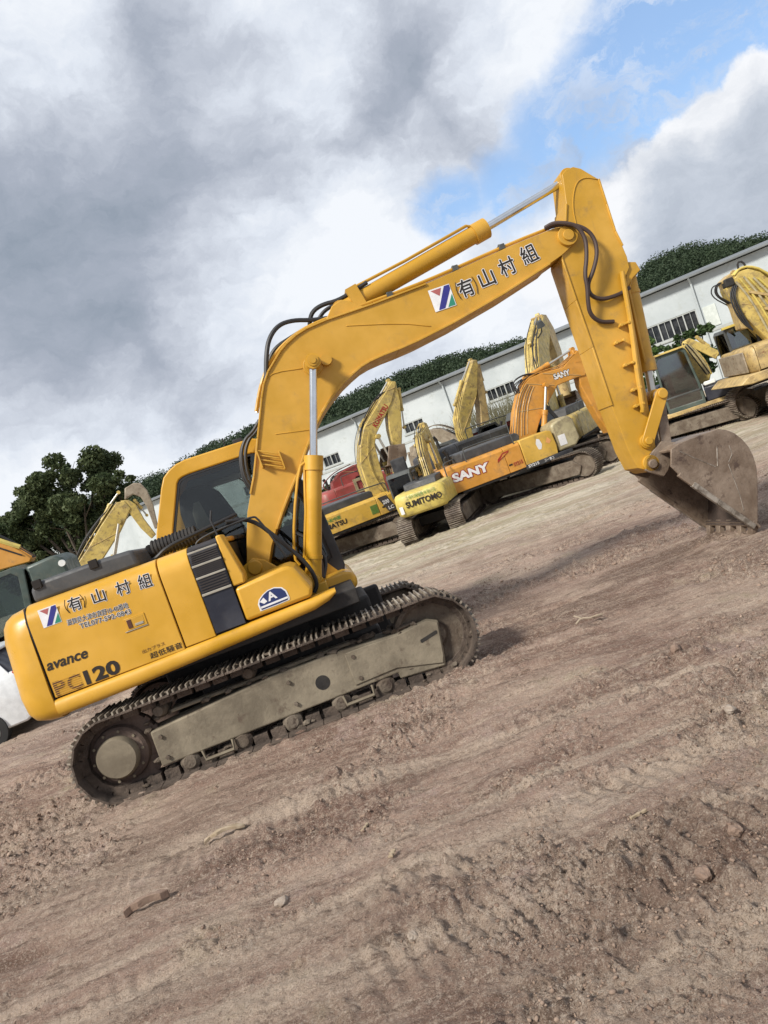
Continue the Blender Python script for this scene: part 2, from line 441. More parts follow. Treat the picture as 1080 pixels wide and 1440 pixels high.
    for k in range(70): x = rnd.uniform(-1.05, 1.35); lump(x, s * rnd.uniform(.85, 1.07), .545 if x < .9 else .53, rnd.uniform(.015, .045))
    for k in range(60): x = rnd.uniform(-1.1, 1.1); lump(x, s * rnd.uniform(.88, 1.08), rnd.uniform(.03, .12), rnd.uniform(.015, .04))
    for k in range(50):
        a = rnd.uniform(0, 6.28); q = rnd.uniform(.28, .34); e = rnd.choice((-1, 1)); lump(e * 1.385 + q * math.cos(a), s * rnd.uniform(1.0, 1.08), .374 + q * math.sin(a), rnd.uniform(.012, .035))
    for k in range(90):
        a = rnd.uniform(-2.2, 1.3); lump(1.385 + .372 * math.cos(a), s * rnd.uniform(.76, 1.22), .374 + .372 * math.sin(a), rnd.uniform(.012, .03))
    for k in range(90):
        a = rnd.uniform(1.8, 5.2); lump(-1.385 + .372 * math.cos(a), s * rnd.uniform(.76, 1.22), .374 + .372 * math.sin(a), rnd.uniform(.012, .03))
    for k in range(80): lump(rnd.uniform(-1.3, 1.3), s * rnd.uniform(.76, 1.22), .742, rnd.uniform(.008, .022))
    md.build('caked_mud', 'mud', H, smooth=0)['kind'] = 'stuff'
    if sign > 0:                                          # the far track has sunk deeper into the soft ground
        for n_ in set(bpy.data.objects.keys()) - made0:
            if bpy.data.objects[n_].parent is H: bpy.data.objects[n_].location.z -= .085; bpy.data.objects[n_].location.x -= .06
make_track(-1); make_track(1)
cb = MB(); cb.box((0, 0, .50), (1.3, 1.6, .34)); cb.box((0, .1, .70), (2.0, 1.0, .24)); cb.box((0, .45, .45), (2.3, .12, .7)); cb.box((.0, 0, .42), (2.0, .9, .22)); cb.build('carbody', 'dark', H, bevel=.03)  # carbody, plus added dark slabs standing in for the shade under the deck
sb = MB(); sb.cyl((0, 0, .64), (0, 0, .86), .56, seg=40); sb.build('swing_bearing', 'dark', H)
dp = MB(); dp.box((-.35, 0, .93), (2.5, 2.24, .13)); dp.box((.35, .1, .95), (.6, .9, .16)); dp.build('deck_plate', 'dark', H, bevel=.01)
# ---- counterweight
out = []
for i in range(37):
    a = -math.pi / 2 + math.pi * i / 36; c, s_ = math.cos(a), math.sin(a)
    out.append((-1.682 - .40 * abs(c) ** .72, 1.205 * math.copysign(abs(s_) ** .62, s_)))
def inset_ring(d, z):
    cx = -1.682; r = []
    for x, y in out:
        L = math.hypot(x - cx, y) or 1; k = max(0, 1 - d / 1.0)
        r.append((cx - max(0, (cx - x) - d), y * (1 - d / 1.2), z))
    r += [(cx, 1.205 * (1 - d / 1.2), z), (cx, -1.205 * (1 - d / 1.2), z)]
    return r
cw = MB(); cw.loft([inset_ring(d, z) for z, d in ((.832, .16), (.842, .085), (.875, .03), (.94, .0), (1.08, -.012), (1.31, .0), (1.55, .012), (1.67, .035), (1.725, .065), (1.762, .115), (1.782, .20), (1.79, .34))])
cwo = cw.build('counterweight', ye, H, smooth=50)
g = MB(); g.prism_x([(-1.188, .87), (-1.188, 1.66), (-1.14, 1.77), (-1.0, 1.788), (1.1, 1.788), (1.1, .87)], -1.680, -1.664); g.build('gap_seal', 'seal', H)
# ---- panels with the rounded shoulder
def shell(x0, x1, zb, zin=.25):
    p = [(-1.2, zb), (-1.2, 1.62), (-1.196, 1.66), (-1.184, 1.70), (-1.163, 1.737), (-1.13, 1.766), (-1.09, 1.783), (-1.04, 1.79), (-.78, 1.793), (-.78, zb)]
    return MB().prism_x(p, x0, x1)
ed = shell(-1.662, -.572, 1.013).build('engine_door', ye, H, bevel=.006, smooth=30)
sp_ = shell(-.560, -.304, 1.028).build('side_panel', ye, H, bevel=.006, smooth=30)
vp = MB(); vp.add(*(lambda b: (b.v, b.f))(shell(-.300, -.044, 1.045)))
vpo = vp.build('vent_panel', 'navy', H, bevel=.004, smooth=30, label='black side panel crossed by four pale strips')
lv = MB()
for a, b_ in ((1.748, 1.785), (1.635, 1.723), (1.533, 1.608), (1.392, 1.505)):
    n = 5
    for k in range(n):
        z = a + (b_ - a) * (k + .5) / n
        yy = -1.204 if z < 1.66 else -1.204 + (z - 1.66) ** 2 * 3.2
        lv.box((-.172, yy, z), (.232, .010, (b_ - a) / n * .55))
lv.build('louvre', 'brownblack', vpo, smooth=0)
for z, h in ((1.736, .016), (1.621, .018), (1.519, .018), (1.377, .020)):
    b = MB(); yy = -1.2035 if z < 1.66 else -1.190
    b.box((-.172, yy - .004, z), (.25, .012, h)); b.build('trim_strip', 'strip', vpo, bevel=.003)
core = MB(); core.prism_x([(-1.14, 1.0), (-1.14, 1.60), (-1.02, 1.72), (1.1, 1.72), (1.1, 1.0)], -1.66, -.045); core.prism_x([(-1.175, 1.0), (-1.175, 1.60), (-1.1, 1.72), (-.8, 1.745), (-.8, 1.0)], -1.664, -.046); core.build('engine_bay', 'seal', H)
tp = MB(); tp.box((-.86, .17, 1.76), (1.62, 1.86, .05)); tp.build('engine_deck', 'hero', H, bevel=.015)
ytr = MB(); ytr.prism([(-.040, 1.36), (-.040, 1.80), (.004, 1.80), (.072, 1.43), (.06, 1.36)], -1.19, -.92); ytr.build('corner_post', ye, H, bevel=.012)
bx = MB(); bx.prism([(-.036, 1.052), (-.036, 1.343), (.38, 1.371), (.43, 1.366), (.478, 1.336), (.566, 1.128), (.535, 1.056)], -1.2, -.48)
bxo = bx.build('tool_box', ye, H, bevel=.03, seg=3)
hn = MB(); hn.box((-.866, -1.2025, 1.367), (.168, .008, .098), 0); hn.box((-.866, -1.205, 1.367), (.14, .006, .074), 1); hn.box((-.915, -1.209, 1.367), (.036, .008, .07), 2); hn.box((-.84, -1.209, 1.345), (.07, .006, .02), 3); hn.box((-.875, -1.204, 1.312), (.19, .008, .006), 3)
hn.build('door_handle', [ye, 'boomy', 'txtmaroon', 'strip'], ed, bevel=.002)
sk = MB(); rg = []
for x, zb, zt, yy in ((-1.676, .860, 1.002, 0), (-.99, .872, 1.012, 0), (.0, .915, 1.036, 0), (.521, .943, 1.046, 0), (.66, .975, 1.05, .0), (.735, 1.015, 1.048, .02)):
    r_ = []
    for k in range(13):
        a = -math.pi / 2 + math.pi * k / 12
        r_.append((x, -1.165 + yy - .062 * math.cos(a) ** .7 if math.cos(a) > 0 else -1.165 + yy, (zb + zt) / 2 + (zt - zb) / 2 * math.sin(a)))
    r_ += [(x, -1.02, zt), (x, -1.02, zb)]; rg.append(r_)
sk.loft(rg); sk.build('side_skirt', ye, H, smooth=50)
fd = MB(); fd.prism([(.40, .90), (.40, 1.08), (.86, 1.085), (.93, 1.06), (.965, 1.0), (.95, .92), (.88, .875), (.6, .872)], -.20, 1.2); fd.build('cab_floor_deck', ye, H, bevel=.025, seg=3)
bk = MB()
for y in (-.29, .29):
    bk.prism([(-.16, 1.02), (-.14, 1.3), (.0, 1.47), (.10, 1.51), (.20, 1.46), (.42, 1.2), (.62, 1.19), (.66, 1.10), (.6, 1.0)], y - .03, y + .03)
bk.cyl((.095, -.34, 1.419), (.095, .34, 1.419), .07, seg=20); bk.cyl((.571, -.46, 1.126), (.571, .46, 1.126), .06, seg=20)
bk.box((.25, 0, 1.03), (.85, .9, .1)); bk.build('boom_bracket', ye, H, bevel=.01)
# ---- covers on top of the engine
hd = MB(); hd.prism([(-1.66, 1.785), (-1.665, 1.90), (-1.64, 1.925), (-1.56, 1.955), (-1.06, 1.957), (-.80, 1.945), (-.76, 1.93), (-.74, 1.785)], -.92, .15); hdo = hd.build('hood_cover', 'hood', H, bevel=.035, seg=3)
for x in (-1.585, -1.10):
    q = MB(); q.box((x, -.926, 1.935), (.075, .03, .075)); q.build('hood_latch', 'seal', hdo, bevel=.005)
ex = MB(); pr = []
for k in range(13): pr += [(.075, k * .035), (.086, k * .035 + .012), (.086, k * .035 + .022), (.075, k * .035 + .03)]
b0 = len(ex.v); ex._lathe(pr, (0, 0), 18, 0); ex.v = [(-.72 + y * 1.0 * .95, -.35 + x * .9, 1.90 + z) for x, y, z in ex.v]
ex.tube([(-.72, -.35, 1.90), (-.80, -.3, 1.84), (-.84, -.2, 1.78)], .07, 12); ex.tube([(-.30, -.35, 1.9), (-.25, -.33, 1.84), (-.25, -.3, 1.77)], .06, 12); ex.build('intake_hose', 'dark', H)
# ---- cab on the far side
co = [(-.86, 1.02), (-.86, 1.75), (-.752, 2.06), (-.556, 2.468), (-.50, 2.56), (-.431, 2.61), (-.34, 2.648), (-.24, 2.662), (.44, 2.645), (.58, 2.59), (.70, 2.36), (.785, 2.09), (.88, 1.72), (.905, 1.12), (.86, 1.02)]
ci = [(-.68, 1.22), (-.68, 1.78), (-.585, 2.04), (-.418, 2.40), (-.39, 2.46), (-.36, 2.49), (-.32, 2.505), (-.24, 2.512), (.40, 2.50), (.50, 2.47), (.60, 2.32), (.69, 2.06), (.785, 1.70), (.80, 1.24), (.74, 1.20)]
cab = MB(); frnt = lambda i: 1 if i in (9, 10, 11, 12, 13) else 0
cab.ring(co, ci, .20, .26, 0, frnt); cab.ring(co, ci, 1.10, 1.16, 0, frnt)
for i in list(range(0, 4)) : # rear wall slab: lower metal only
    pass
cab.prism([(-.86, 1.02), (-.86, 1.75), (-.80, 1.75), (-.80, 1.02)], .26, 1.10)
cab.prism([(-.60, 2.38), (-.556, 2.468), (-.50, 2.56), (-.431, 2.61), (-.34, 2.648), (-.24, 2.662), (.44, 2.645), (.58, 2.59), (.56, 2.55), (.42, 2.59), (-.24, 2.60), (-.40, 2.55), (-.55, 2.36)], .26, 1.10)
cab.prism([(-.86, 1.02), (.86, 1.02), (.87, 1.10), (-.86, 1.10)], .26, 1.10, 1)
cab.prism([(.55, 2.55), (.58, 2.59), (.62, 2.5), (.58, 2.48)], .26, 1.10, 1); cab.prism([(.88, 1.12), (.86, 1.35), (.83, 1.35), (.84, 1.12)], .26, 1.10, 1)
cab.prism([(-.72, 1.10), (-.74, 1.70), (.80, 1.70), (.84, 1.10)], 1.04, 1.09, 1); cab.prism([(-.30, 2.46), (.50, 2.44), (.53, 2.36), (-.36, 2.38)], .30, 1.06, 1)
cabo = cab.build('cab', [ye, 'black'], H, bevel=.022, seg=3)
def inset(ps, c, k): return [(c[0] + (x - c[0]) * k, c[1] + (z - c[1]) * k) for x, z in ps]
for y in (.225, 1.125):
    w = MB(); w.prism(inset(ci, (.05, 1.85), 1.012), y, y + .008); wo = w.build('side_window', 'glass', cabo, smooth=0)
    s = MB(); s.ring(inset(ci, (.05, 1.85), 1.0), inset(ci, (.05, 1.85), .965), y - .012, y + .022); s.build('window_seal', 'rubber', wo)
w = MB(); w.add([(.575, .26, 2.5), (.575, 1.1, 2.5), (.70, 1.1, 2.36), (.70, .26, 2.36), (.785, .26, 2.09), (.785, 1.1, 2.09), (.88, 1.1, 1.72), (.88, .26, 1.72), (.895, .26, 1.35), (.895, 1.1, 1.35)], [(0, 1, 2, 3), (3, 2, 5, 4), (4, 5, 6, 7), (7, 6, 9, 8)]); w.build('windscreen', 'glass', cabo)
w = MB(); w.add([(-.84, .3, 1.78), (-.84, 1.06, 1.78), (-.62, 1.06, 2.36), (-.62, .3, 2.36)], [(0, 1, 2, 3)]); w.build('rear_window', 'glass', cabo)
se = MB(); se.prism([(-.52, 1.5), (-.51, 2.18), (-.47, 2.34), (-.36, 2.42), (-.20, 2.41), (-.10, 2.30), (-.02, 2.05), (.06, 1.75), (.10, 1.58), (.32, 1.55), (.34, 1.46), (.28, 1.4), (-.48, 1.38)], .44, .92); se.box((-.06, .68, 1.25), (.55, .5, .32)); seo = se.build('seat', 'seat', cabo, bevel=.05, seg=3)
s2 = MB(); s2.prism([(-.40, 1.75), (-.385, 2.14), (-.34, 2.24), (-.28, 2.24), (-.24, 2.0), (-.22, 1.75)], .432, .445); s2.build('seat_cover', 'greycloth', seo, bevel=.004)
for y in (.36, 1.0):
    c_ = MB(); c_.box((.02, y, 1.52), (.62, .15, .36)); c_.tube([(.22, y, 1.66), (.25, y, 1.82), (.23, y, 1.9)], [.02, .016, .03], 8); c_.build('control_console', 'dark', cabo, bevel=.03)
c_ = MB(); c_.prism([(.62, 1.12), (.66, 1.75), (.72, 1.80), (.78, 1.75), (.78, 1.12)], .3, .62); c_.tube([(.6, .55, 1.1), (.55, .55, 1.5), (.57, .55, 1.78)], .014, 6); c_.tube([(.6, .75, 1.1), (.55, .75, 1.5), (.57, .75, 1.78)], .014, 6); c_.build('dashboard', 'dark', cabo, bevel=.02)
wp = MB(); wp.tube([(.62, .5, 2.35), (.2, .45, 1.95)], .008, 5); wp.tube([(.2, .2, 2.3), (.45, .19, 2.0), (.62, .19, 1.9)], .007, 5); wp.build('wiper', 'rubber', cabo)
wl = MB(); wl.box((.30, .45, 2.69), (.10, .06, .05)); wl.tube([(.30, .45, 2.66), (.30, .45, 2.70)], .02, 8); wb = MB(); wb.tube([(.16, .5, 2.65), (.16, .5, 2.78)], .006, 5); wb.build('aerial', 'rubber', cabo); wl.build('roof_lamp', 'rubber', cabo, bevel=.006)
# ---- boom
bt = [(.029, 1.494), (.110, 1.72), (.197, 1.938), (.283, 2.09), (.370, 2.237), (.53, 2.57), (.696, 2.916), (.760, 3.035), (.84, 3.135), (.943, 3.222), (1.02, 3.285), (1.097, 3.33), (1.21, 3.378), (1.328, 3.407), (1.54, 3.424), (1.78, 3.424), (2.02, 3.425), (2.578, 3.443), (3.521, 3.532), (3.98, 3.56), (4.08, 3.545), (4.14, 3.50), (4.168, 3.44), (4.15, 3.38), (4.10, 3.335)]
bb = [(3.976, 3.283), (3.822, 3.239), (3.277, 3.108), (2.70, 2.999), (2.30, 2.945), (2.101, 2.93), (1.95, 2.925), (1.803, 2.912), (1.70, 2.89), (1.60, 2.85), (1.48, 2.795), (1.366, 2.725), (1.27, 2.66), (1.19, 2.595), (1.12, 2.525), (.94, 2.33), (.787, 2.138), (.64, 1.98), (.507, 1.825), (.40, 1.69), (.303, 1.559), (.20, 1.37), (.15, 1.335), (.08, 1.33), (.03, 1.36), (.012, 1.42)]
bo = MB(); bo.prism(bt + bb, -.195, .195)
def strip(mb, pts, y0, y1, th, mi=0):
    for a, b in zip(pts, pts[1:]):
        a, b = Vector((a[0], 0, a[1])), Vector((b[0], 0, b[1])); d = (b - a).normalized(); nn = Vector((d.z, 0, -d.x)) * th
        mb.add([a + Vector((0, y0, 0)) - nn, b + Vector((0, y0, 0)) - nn, b + Vector((0, y0, 0)) + nn, a + Vector((0, y0, 0)) + nn, a + Vector((0, y1, 0)) - nn, b + Vector((0, y1, 0)) - nn, b + Vector((0, y1, 0)) + nn, a + Vector((0, y1, 0)) + nn],
               [(0, 1, 2, 3), (7, 6, 5, 4), (0, 4, 5, 1), (3, 2, 6, 7), (0, 3, 7, 4), (1, 5, 6, 2)], mi)
strip(bo, bb[1:-6], -.225, .225, .011); strip(bo, bt[3:18], -.215, .215, .009)
bo.lathe_y([(.10, -.235), (.10, .235)], (4.085, 3.44), 28); bo.lathe_y([(.055, -.255), (.055, .255)], (4.085, 3.44), 20)
bo.lathe_y([(.095, -.225), (.095, .225)], (1.264, 3.048), 28)
bo.tube([(1.70, -.197, 3.31), (2.22, -.197, 3.16), (2.48, -.197, 3.04)], .007, 5, smooth=1); bo.tube([(.80, -.197, 3.08), (.90, -.197, 3.11), (1.16, -.197, 3.06)], .007, 5, smooth=1); bo.tube([(.70, -.197, 2.55), (1.02, -.197, 2.48)], .006, 5)
boom = bo.build('boom', 'boomy', H, bevel=.007)
pn = MB(); pn.lathe_y([(.052, -.46), (.052, .46)], (1.264, 3.048), 24); pn.lathe_y([(.03, -.472), (.03, -.458)], (1.264, 3.048), 16); pn.lathe_y([(.055, -.26), (.055, -.20)], (1.40, 3.055), 16); pn.build('boom_pin', 'boomy', boom)
st = MB()
for k in range(4): st.box((.575, -.245, 2.27 + k * .045), (.20, .02, .012), 0, Matrix.Rotation(R(28), 3, 'Y'))
st.box((.48, -.235, 2.37), (.014, .08, .18)); st.box((.675, -.235, 2.29), (.014, .08, .18)); st.build('boom_step', 'boomy', boom, bevel=.002)
# steel pipes and clamps along the boom's back
for y in (-.10, .0):
    pp = MB(); pp.tube([(.60, y, 2.83), (.74, y, 3.08), (.92, y, 3.27), (1.10, y, 3.375), (1.35, y, 3.452), (1.8, y, 3.47), (2.6, y, 3.49), (3.52, y, 3.577), (3.98, y, 3.60)], .017, 8, smooth=2); pp.build('hydraulic_pipe', 'boomy' if y < -.05 else 'rod', boom)
for x, z in ((1.62, 3.463), (2.22, 3.477), (2.93, 3.518), (3.45, 3.57)):
    c_ = MB(); c_.box((x, -.05, z), (.06, .17, .055)); c_.cyl((x, -.05, z), (x, -.05, z + .05), .012, seg=8); c_.build('pipe_clamp', 'cabgrey', boom, bevel=.006)
def hose(name, pts, r, mat='rubber', parent=None, k=2):
    h_ = MB(); h_.tube(pts, r, 8, smooth=k); return h_.build(name, mat, parent if parent else boom)
hose('hose', [(.75, -.12, 2.95), (.80, -.14, 3.09), (.885, -.14, 3.32), (.965, -.12, 3.46), (1.09, -.10, 3.552), (1.24, -.08, 3.556), (1.42, -.06, 3.50), (1.60, -.06, 3.465)], .023)
hose('hose', [(.77, 0, 3.0), (.80, .02, 3.13), (.875, .02, 3.27), (.985, .0, 3.375), (1.17, .0, 3.42), (1.3, .0, 3.45)], .022)
hose('hose', [(1.37, .02, 3.42), (1.39, .0, 3.50), (1.45, -.02, 3.59), (1.57, -.03, 3.622), (1.73, -.04, 3.605), (1.91, -.05, 3.645), (2.06, -.06, 3.68)], .022)
hose('hose', [(1.40, .08, 3.42), (1.50, .06, 3.53), (1.60, .05, 3.59), (1.75, .04, 3.60)], .02)
for dy, dx in ((-.05, 0), (.05, .03), (.12, -.03)):
    hose('hose', [(.33 + dx, dy, 2.10), (.27 + dx, dy, 2.25), (.31 + dx, dy, 2.48), (.40 + dx, dy, 2.62), (.50 + dx, dy, 2.66), (.60, dy, 2.75)], .017)
# ---- boom lettering and logo
def logo(mb, x, z, s, y, sk=0.0):
    q = lambda a, b: (x + s * a, y, z + s * b + sk * a * s)
    mb.add([q(0, 0), q(1, 0), q(1, 1), q(0, 1)], [(0, 1, 2, 3)], 0)
    q = lambda a, b: (x + s * a, y - .0015, z + s * b + sk * a * s)
    mb.add([q(.18, .03), q(.48, .03), q(.98, .78), q(.98, .97), q(.74, .97)], [(0, 1, 2, 3, 4)], 1)
    mb.add([q(.62, .03), q(.97, .03), q(.97, .55)], [(0, 1, 2)], 2)
    mb.add([q(.10, .94), q(.60, .94), q(.42, .62)], [(0, 1, 2)], 3)
LG = ['white', 'lg_blue', 'lg_green', 'lg_red']
lo = MB(); logo(lo, 2.572, 3.152, .222, -.2015); lo.build('logo', LG, boom, smooth=0)
ka = ['有', '山', '村', '組']
def kanji(name, parent, boxes, h, y, col, back=True, bold=.028, mx=('white',)):
    for c_, (x0, z0, x1, z1) in zip(ka, boxes):
        m_ = MB()
        rf = put_text(m_, c_, (x0, z0), (x1, z1), h, y - .0009, bold, 1)
        if back: put_text(m_, c_, (x0, z0), (x1, z1), h, y, bold + .045, 0, ref=rf)
        if c_ == '有':
            for sx, cx in ((-1, x0 - .012), (1, x1 + .012)):
                m_.tube([(cx, y - .001, z0), (cx + sx * .02, y - .001, z0 + h * .5), (cx, y - .001, z0 + h)], .0035, 5, 1, smooth=1)
        m_.build(name, ['white', col], parent, smooth=0)
kanji('lettering', boom, [(2.87, 3.19, 3.02, 3.198), (3.10, 3.218, 3.25, 3.228), (3.33, 3.255, 3.49, 3.268), (3.585, 3.302, 3.745, 3.322)], .175, -.2015, 'txtblack', bold=.022)
# ---- boom cylinders
for y in (-.36, .36):
    c_ = MB(); cylinder_ram(c_, (.571, 1.126), (.962, 2.20), (1.264, 3.048), .078, .038, y)
    c_.tube([(.56, y - .02, 1.35), (.72, y - .03, 1.75), (.86, y - .03, 2.18)], .014, 6); c_.v = [(x - (.0), yy, z) for x, yy, z in c_.v]
    d_ = MB(); d_.tube([(.50, y - .05, 1.30), (.47, y - .05, 1.38), (.60, y - .05, 1.74), (.80, y - .05, 2.16), (.88, y - .03, 2.19)], .013, 6, smooth=1)
    cyo = c_.build('boom_cylinder', ['hero', 'steel'], H); d_.build('cylinder_pipe', 'hero', cyo)
# ---- arm
ao = [(4.259, 3.986), (4.268, 4.05), (4.325, 4.081), (4.403, 4.086), (4.472, 4.045), (4.609, 3.889), (4.60, 3.63), (4.59, 3.34), (4.612, 3.18), (4.619, 3.065), (4.605, 2.954), (4.535, 2.88), (4.448, 2.359), (4.358, 1.86), (4.29, 1.48), (4.236, 1.167), (4.175, 1.0), (4.09, .96), (3.987, 1.028), (3.955, 1.235), (3.948, 1.707), (3.962, 2.32), (3.965, 2.816), (3.972, 3.249), (4.05, 3.42), (4.137, 3.591), (4.206, 3.756)]
ar = MB(); ar.prism(ao, -.165, .165); ar.lathe_y([(.085, -.20), (.085, .20)], (4.123, 1.03), 24); ar.lathe_y([(.075, -.20), (.075, .20)], (4.162, 1.249), 24)
ar.lathe_y([(.085, -.12), (.085, .12)], (4.345, 4.03), 24)
strip(ar, ao[20:27], -.18, .18, .009); strip(ar, ao[5:9], -.18, .18, .009)
ar.tube([(4.225, -.168, 3.50), (4.255, -.168, 3.72), (4.36, -.168, 3.92), (4.47, -.168, 3.955), (4.60, -.168, 3.89)], .008, 5, smooth=2)
for y in (-.12, .12): ar.prism([(4.50, 2.75), (4.62, 2.85), (4.72, 2.90), (4.70, 2.99), (4.61, 3.02)], y - .02, y + .02)
arm = ar.build('arm', 'army', H, bevel=.007)
ap = MB(); ap.tube([(4.50, -.20, 2.93), (4.47, -.205, 2.80), (4.405, -.205, 2.42), (4.305, -.205, 1.985), (4.23, -.205, 1.60), (4.215, -.19, 1.54)], .026, 8, smooth=1); ap.build('arm_pipe', 'army', arm)
for x, z in ((4.33, 2.43), (4.22, 2.28), (4.23, 2.04), (4.22, 1.78), (4.19, 1.62)):
    c_ = MB(); c_.box((x, -.19, z), (.10, .04, .022), 0, Matrix.Rotation(R(-6), 3, 'Y')); c_.cyl((x - .03, -.18, z), (x - .03, -.23, z), .018, seg=8); c_.cyl((x + .05, -.18, z), (x + .05, -.235, z), .016, seg=8); c_.build('pipe_clamp', 'army', arm, bevel=.004)
hose('hose', [(3.90, -.20, 3.59), (3.98, -.24, 3.60), (4.08, -.28, 3.55), (4.175, -.30, 3.48), (4.212, -.30, 3.336), (4.157, -.30, 3.157), (4.079, -.30, 3.007), (4.066, -.29, 2.88), (4.033, -.27, 2.76), (4.02, -.24, 2.633), (4.096, -.21, 2.53), (4.25, -.19, 2.49)], .021, 'rubber_brown')
hose('hose', [(3.92, -.14, 3.60), (4.06, -.22, 3.57), (4.218, -.27, 3.48), (4.307, -.28, 3.348), (4.29, -.28, 3.178), (4.185, -.28, 3.016), (4.091, -.26, 2.916), (4.085, -.24, 2.808), (4.192, -.22, 2.728), (4.397, -.19, 2.726), (4.53, -.17, 2.76)], .021, 'rubber_brown')
hose('hose', [(4.15, .22, 3.2), (4.10, .24, 3.09), (4.05, .25, 3.0), (4.035, .25, 2.865), (4.13, .22, 2.67), (4.2, .2, 2.62)], .022)
# ---- arm and bucket cylinders
c_ = MB(); cylinder_ram(c_, (1.72, 3.512), (3.384, 3.828), (4.345, 4.03), .088, .04, 0); c_.v = [(x, y, z) for x, y, z in c_.v]
c_.box((1.90, 0, 3.575), (.12, .23, .21), 0, Matrix.Rotation(R(-11), 3, 'Y')); c_.tube([(1.95, -.05, 3.68), (2.5, -.05, 3.765), (3.2, -.05, 3.90), (3.28, -.03, 3.87)], .016, 8, 0); acy = c_.build('arm_cylinder', ['boomy', 'steel'], H)
lg = MB()
for y in (-.12, .12): lg.prism([(1.50, 3.40), (1.64, 3.55), (1.75, 3.58), (1.82, 3.54), (1.98, 3.41)], y - .02, y + .02)
lg.build('cylinder_lug', 'boomy', boom, bevel=.008)
c_ = MB(); cylinder_ram(c_, (4.652, 2.93), (4.512, 1.93), (4.462, 1.645), .075, .04, 0); c_.tube([(4.62, -.08, 2.85), (4.56, -.09, 2.75), (4.47, -.09, 2.05), (4.47, -.07, 2.0)], .013, 6); c_.build('bucket_cylinder', ['army', 'rod'], H)
lk = MB()
def bar(mb, a, b, w, y0, y1, mi=0):
    a, b = Vector(a), Vector(b); d = (b - a).normalized(); n_ = Vector((-d.y, d.x)) * w; pts = []
    for k in range(9): t = math.pi / 2 + math.pi * k / 8; pts.append(a + d * (w * math.cos(t)) + Vector((-d.y, d.x)) * (w * math.sin(t)))
    for k in range(9): t = -math.pi / 2 + math.pi * k / 8; pts.append(b + d * (w * math.cos(t)) + Vector((-d.y, d.x)) * (w * math.sin(t)))
    mb.prism([(p.x, p.y) for p in pts], y0, y1, mi)
for y in (-.215, .185): bar(lk, (4.162, 1.249), (4.462, 1.645), .062, y, y + .03)
lk.lathe_y([(.04, -.24), (.04, .24)], (4.162, 1.249), 16); lk.lathe_y([(.05, -.24), (.05, .24)], (4.462, 1.645), 20); lk.build('tipping_link', 'army', H, bevel=.006)
lk = MB()
for y in (-.15, .12): bar(lk, (4.462, 1.645), (4.35, 1.09), .055, y, y + .03)
lk.build('bucket_link', 'bucket', H, bevel=.006)
# ---- bucket
bs = [(4.176, .955), (4.234, 1.11), (4.327, 1.136), (4.54, 1.142), (4.752, 1.139), (4.83, 1.10), (4.895, 1.045), (4.95, .96), (4.986, .872), (5.0, .77), (4.994, .662), (4.95, .50), (4.821, .154), (4.767, .115), (4.503, .469), (4.224, .857)]
bu = MB()
for y in (-.46, .435): bu.prism(bs, y, y + .025)
path = bs[1:14]
for (a, b) in zip(path, path[1:]):
    a, b = Vector(a), Vector(b); d = (b - a).normalized(); n_ = Vector((d.y, -d.x)) * .028
    bu.prism([tuple(a), tuple(b), tuple(b + n_), tuple(a + n_)], -.435, .435, 0)
strip(bu, [(4.224, .857), (4.503, .469), (4.767, .115)], -.475, -.43, .022); strip(bu, [(4.224, .857), (4.503, .469), (4.767, .115)], .43, .475, .022)
for y in (-.20, .17): bu.prism([(4.04, .98), (4.08, 1.08), (4.20, 1.15), (4.30, 1.20), (4.37, 1.17), (4.44, 1.14), (4.44, 1.10), (4.26, .90), (4.20, .86), (4.07, .95)], y, y + .035)
bu.lathe_y([(.045, -.24), (.045, .24)], (4.123, 1.02), 16); bu.lathe_y([(.04, -.22), (.04, .22)], (4.35, 1.09), 16)
bu.box((4.80, 0, .13), (.10, .93, .03), 0, Matrix.Rotation(R(60), 3, 'Y'))
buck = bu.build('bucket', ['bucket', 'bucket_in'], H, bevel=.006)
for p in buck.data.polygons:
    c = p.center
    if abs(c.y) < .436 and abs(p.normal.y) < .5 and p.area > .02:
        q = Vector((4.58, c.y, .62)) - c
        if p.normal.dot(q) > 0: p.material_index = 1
for y0, y1 in ((-.482, -.436), (.436, .482)):
    ce = MB(); strip(ce, [(4.32, .72), (4.503, .469), (4.767, .115)], y0, y1, .026); ce.build('side_cutter', 'scratch', buck, bevel=.004)
sc_ = MB()
for pts in ([(4.30, 1.07), (4.45, .93), (4.60, .80)], [(4.73, .78), (4.735, .45), (4.72, .30)], [(4.62, .80), (4.68, .98)], [(4.74, .80), (4.80, .86), (4.80, .95)]):
    sc_.tube([(x, -.4600, z) for x, z in pts], .0042, 5)
sc_.build('weld_seam', 'scratch', buck)
for y in (-.40, -.2, 0, .2, .40):
    t_ = MB(); d = Vector((-.42, 0, -.9)).normalized(); a = Vector((4.815, y, .17)); rt = Matrix.Rotation(R(25), 3, 'Y')
    t_.loft([[a + d * u + rt @ Vector((sx * w_, sy * q_, 0)) for sx, sy in ((-1, -1), (1, -1), (1, 1), (-1, 1))] for u, w_, q_ in ((.0, .034, .045), (.08, .034, .042), (.20, .012, .034))])
    t_.build('bucket_tooth', 'bucket', buck, bevel=.006)
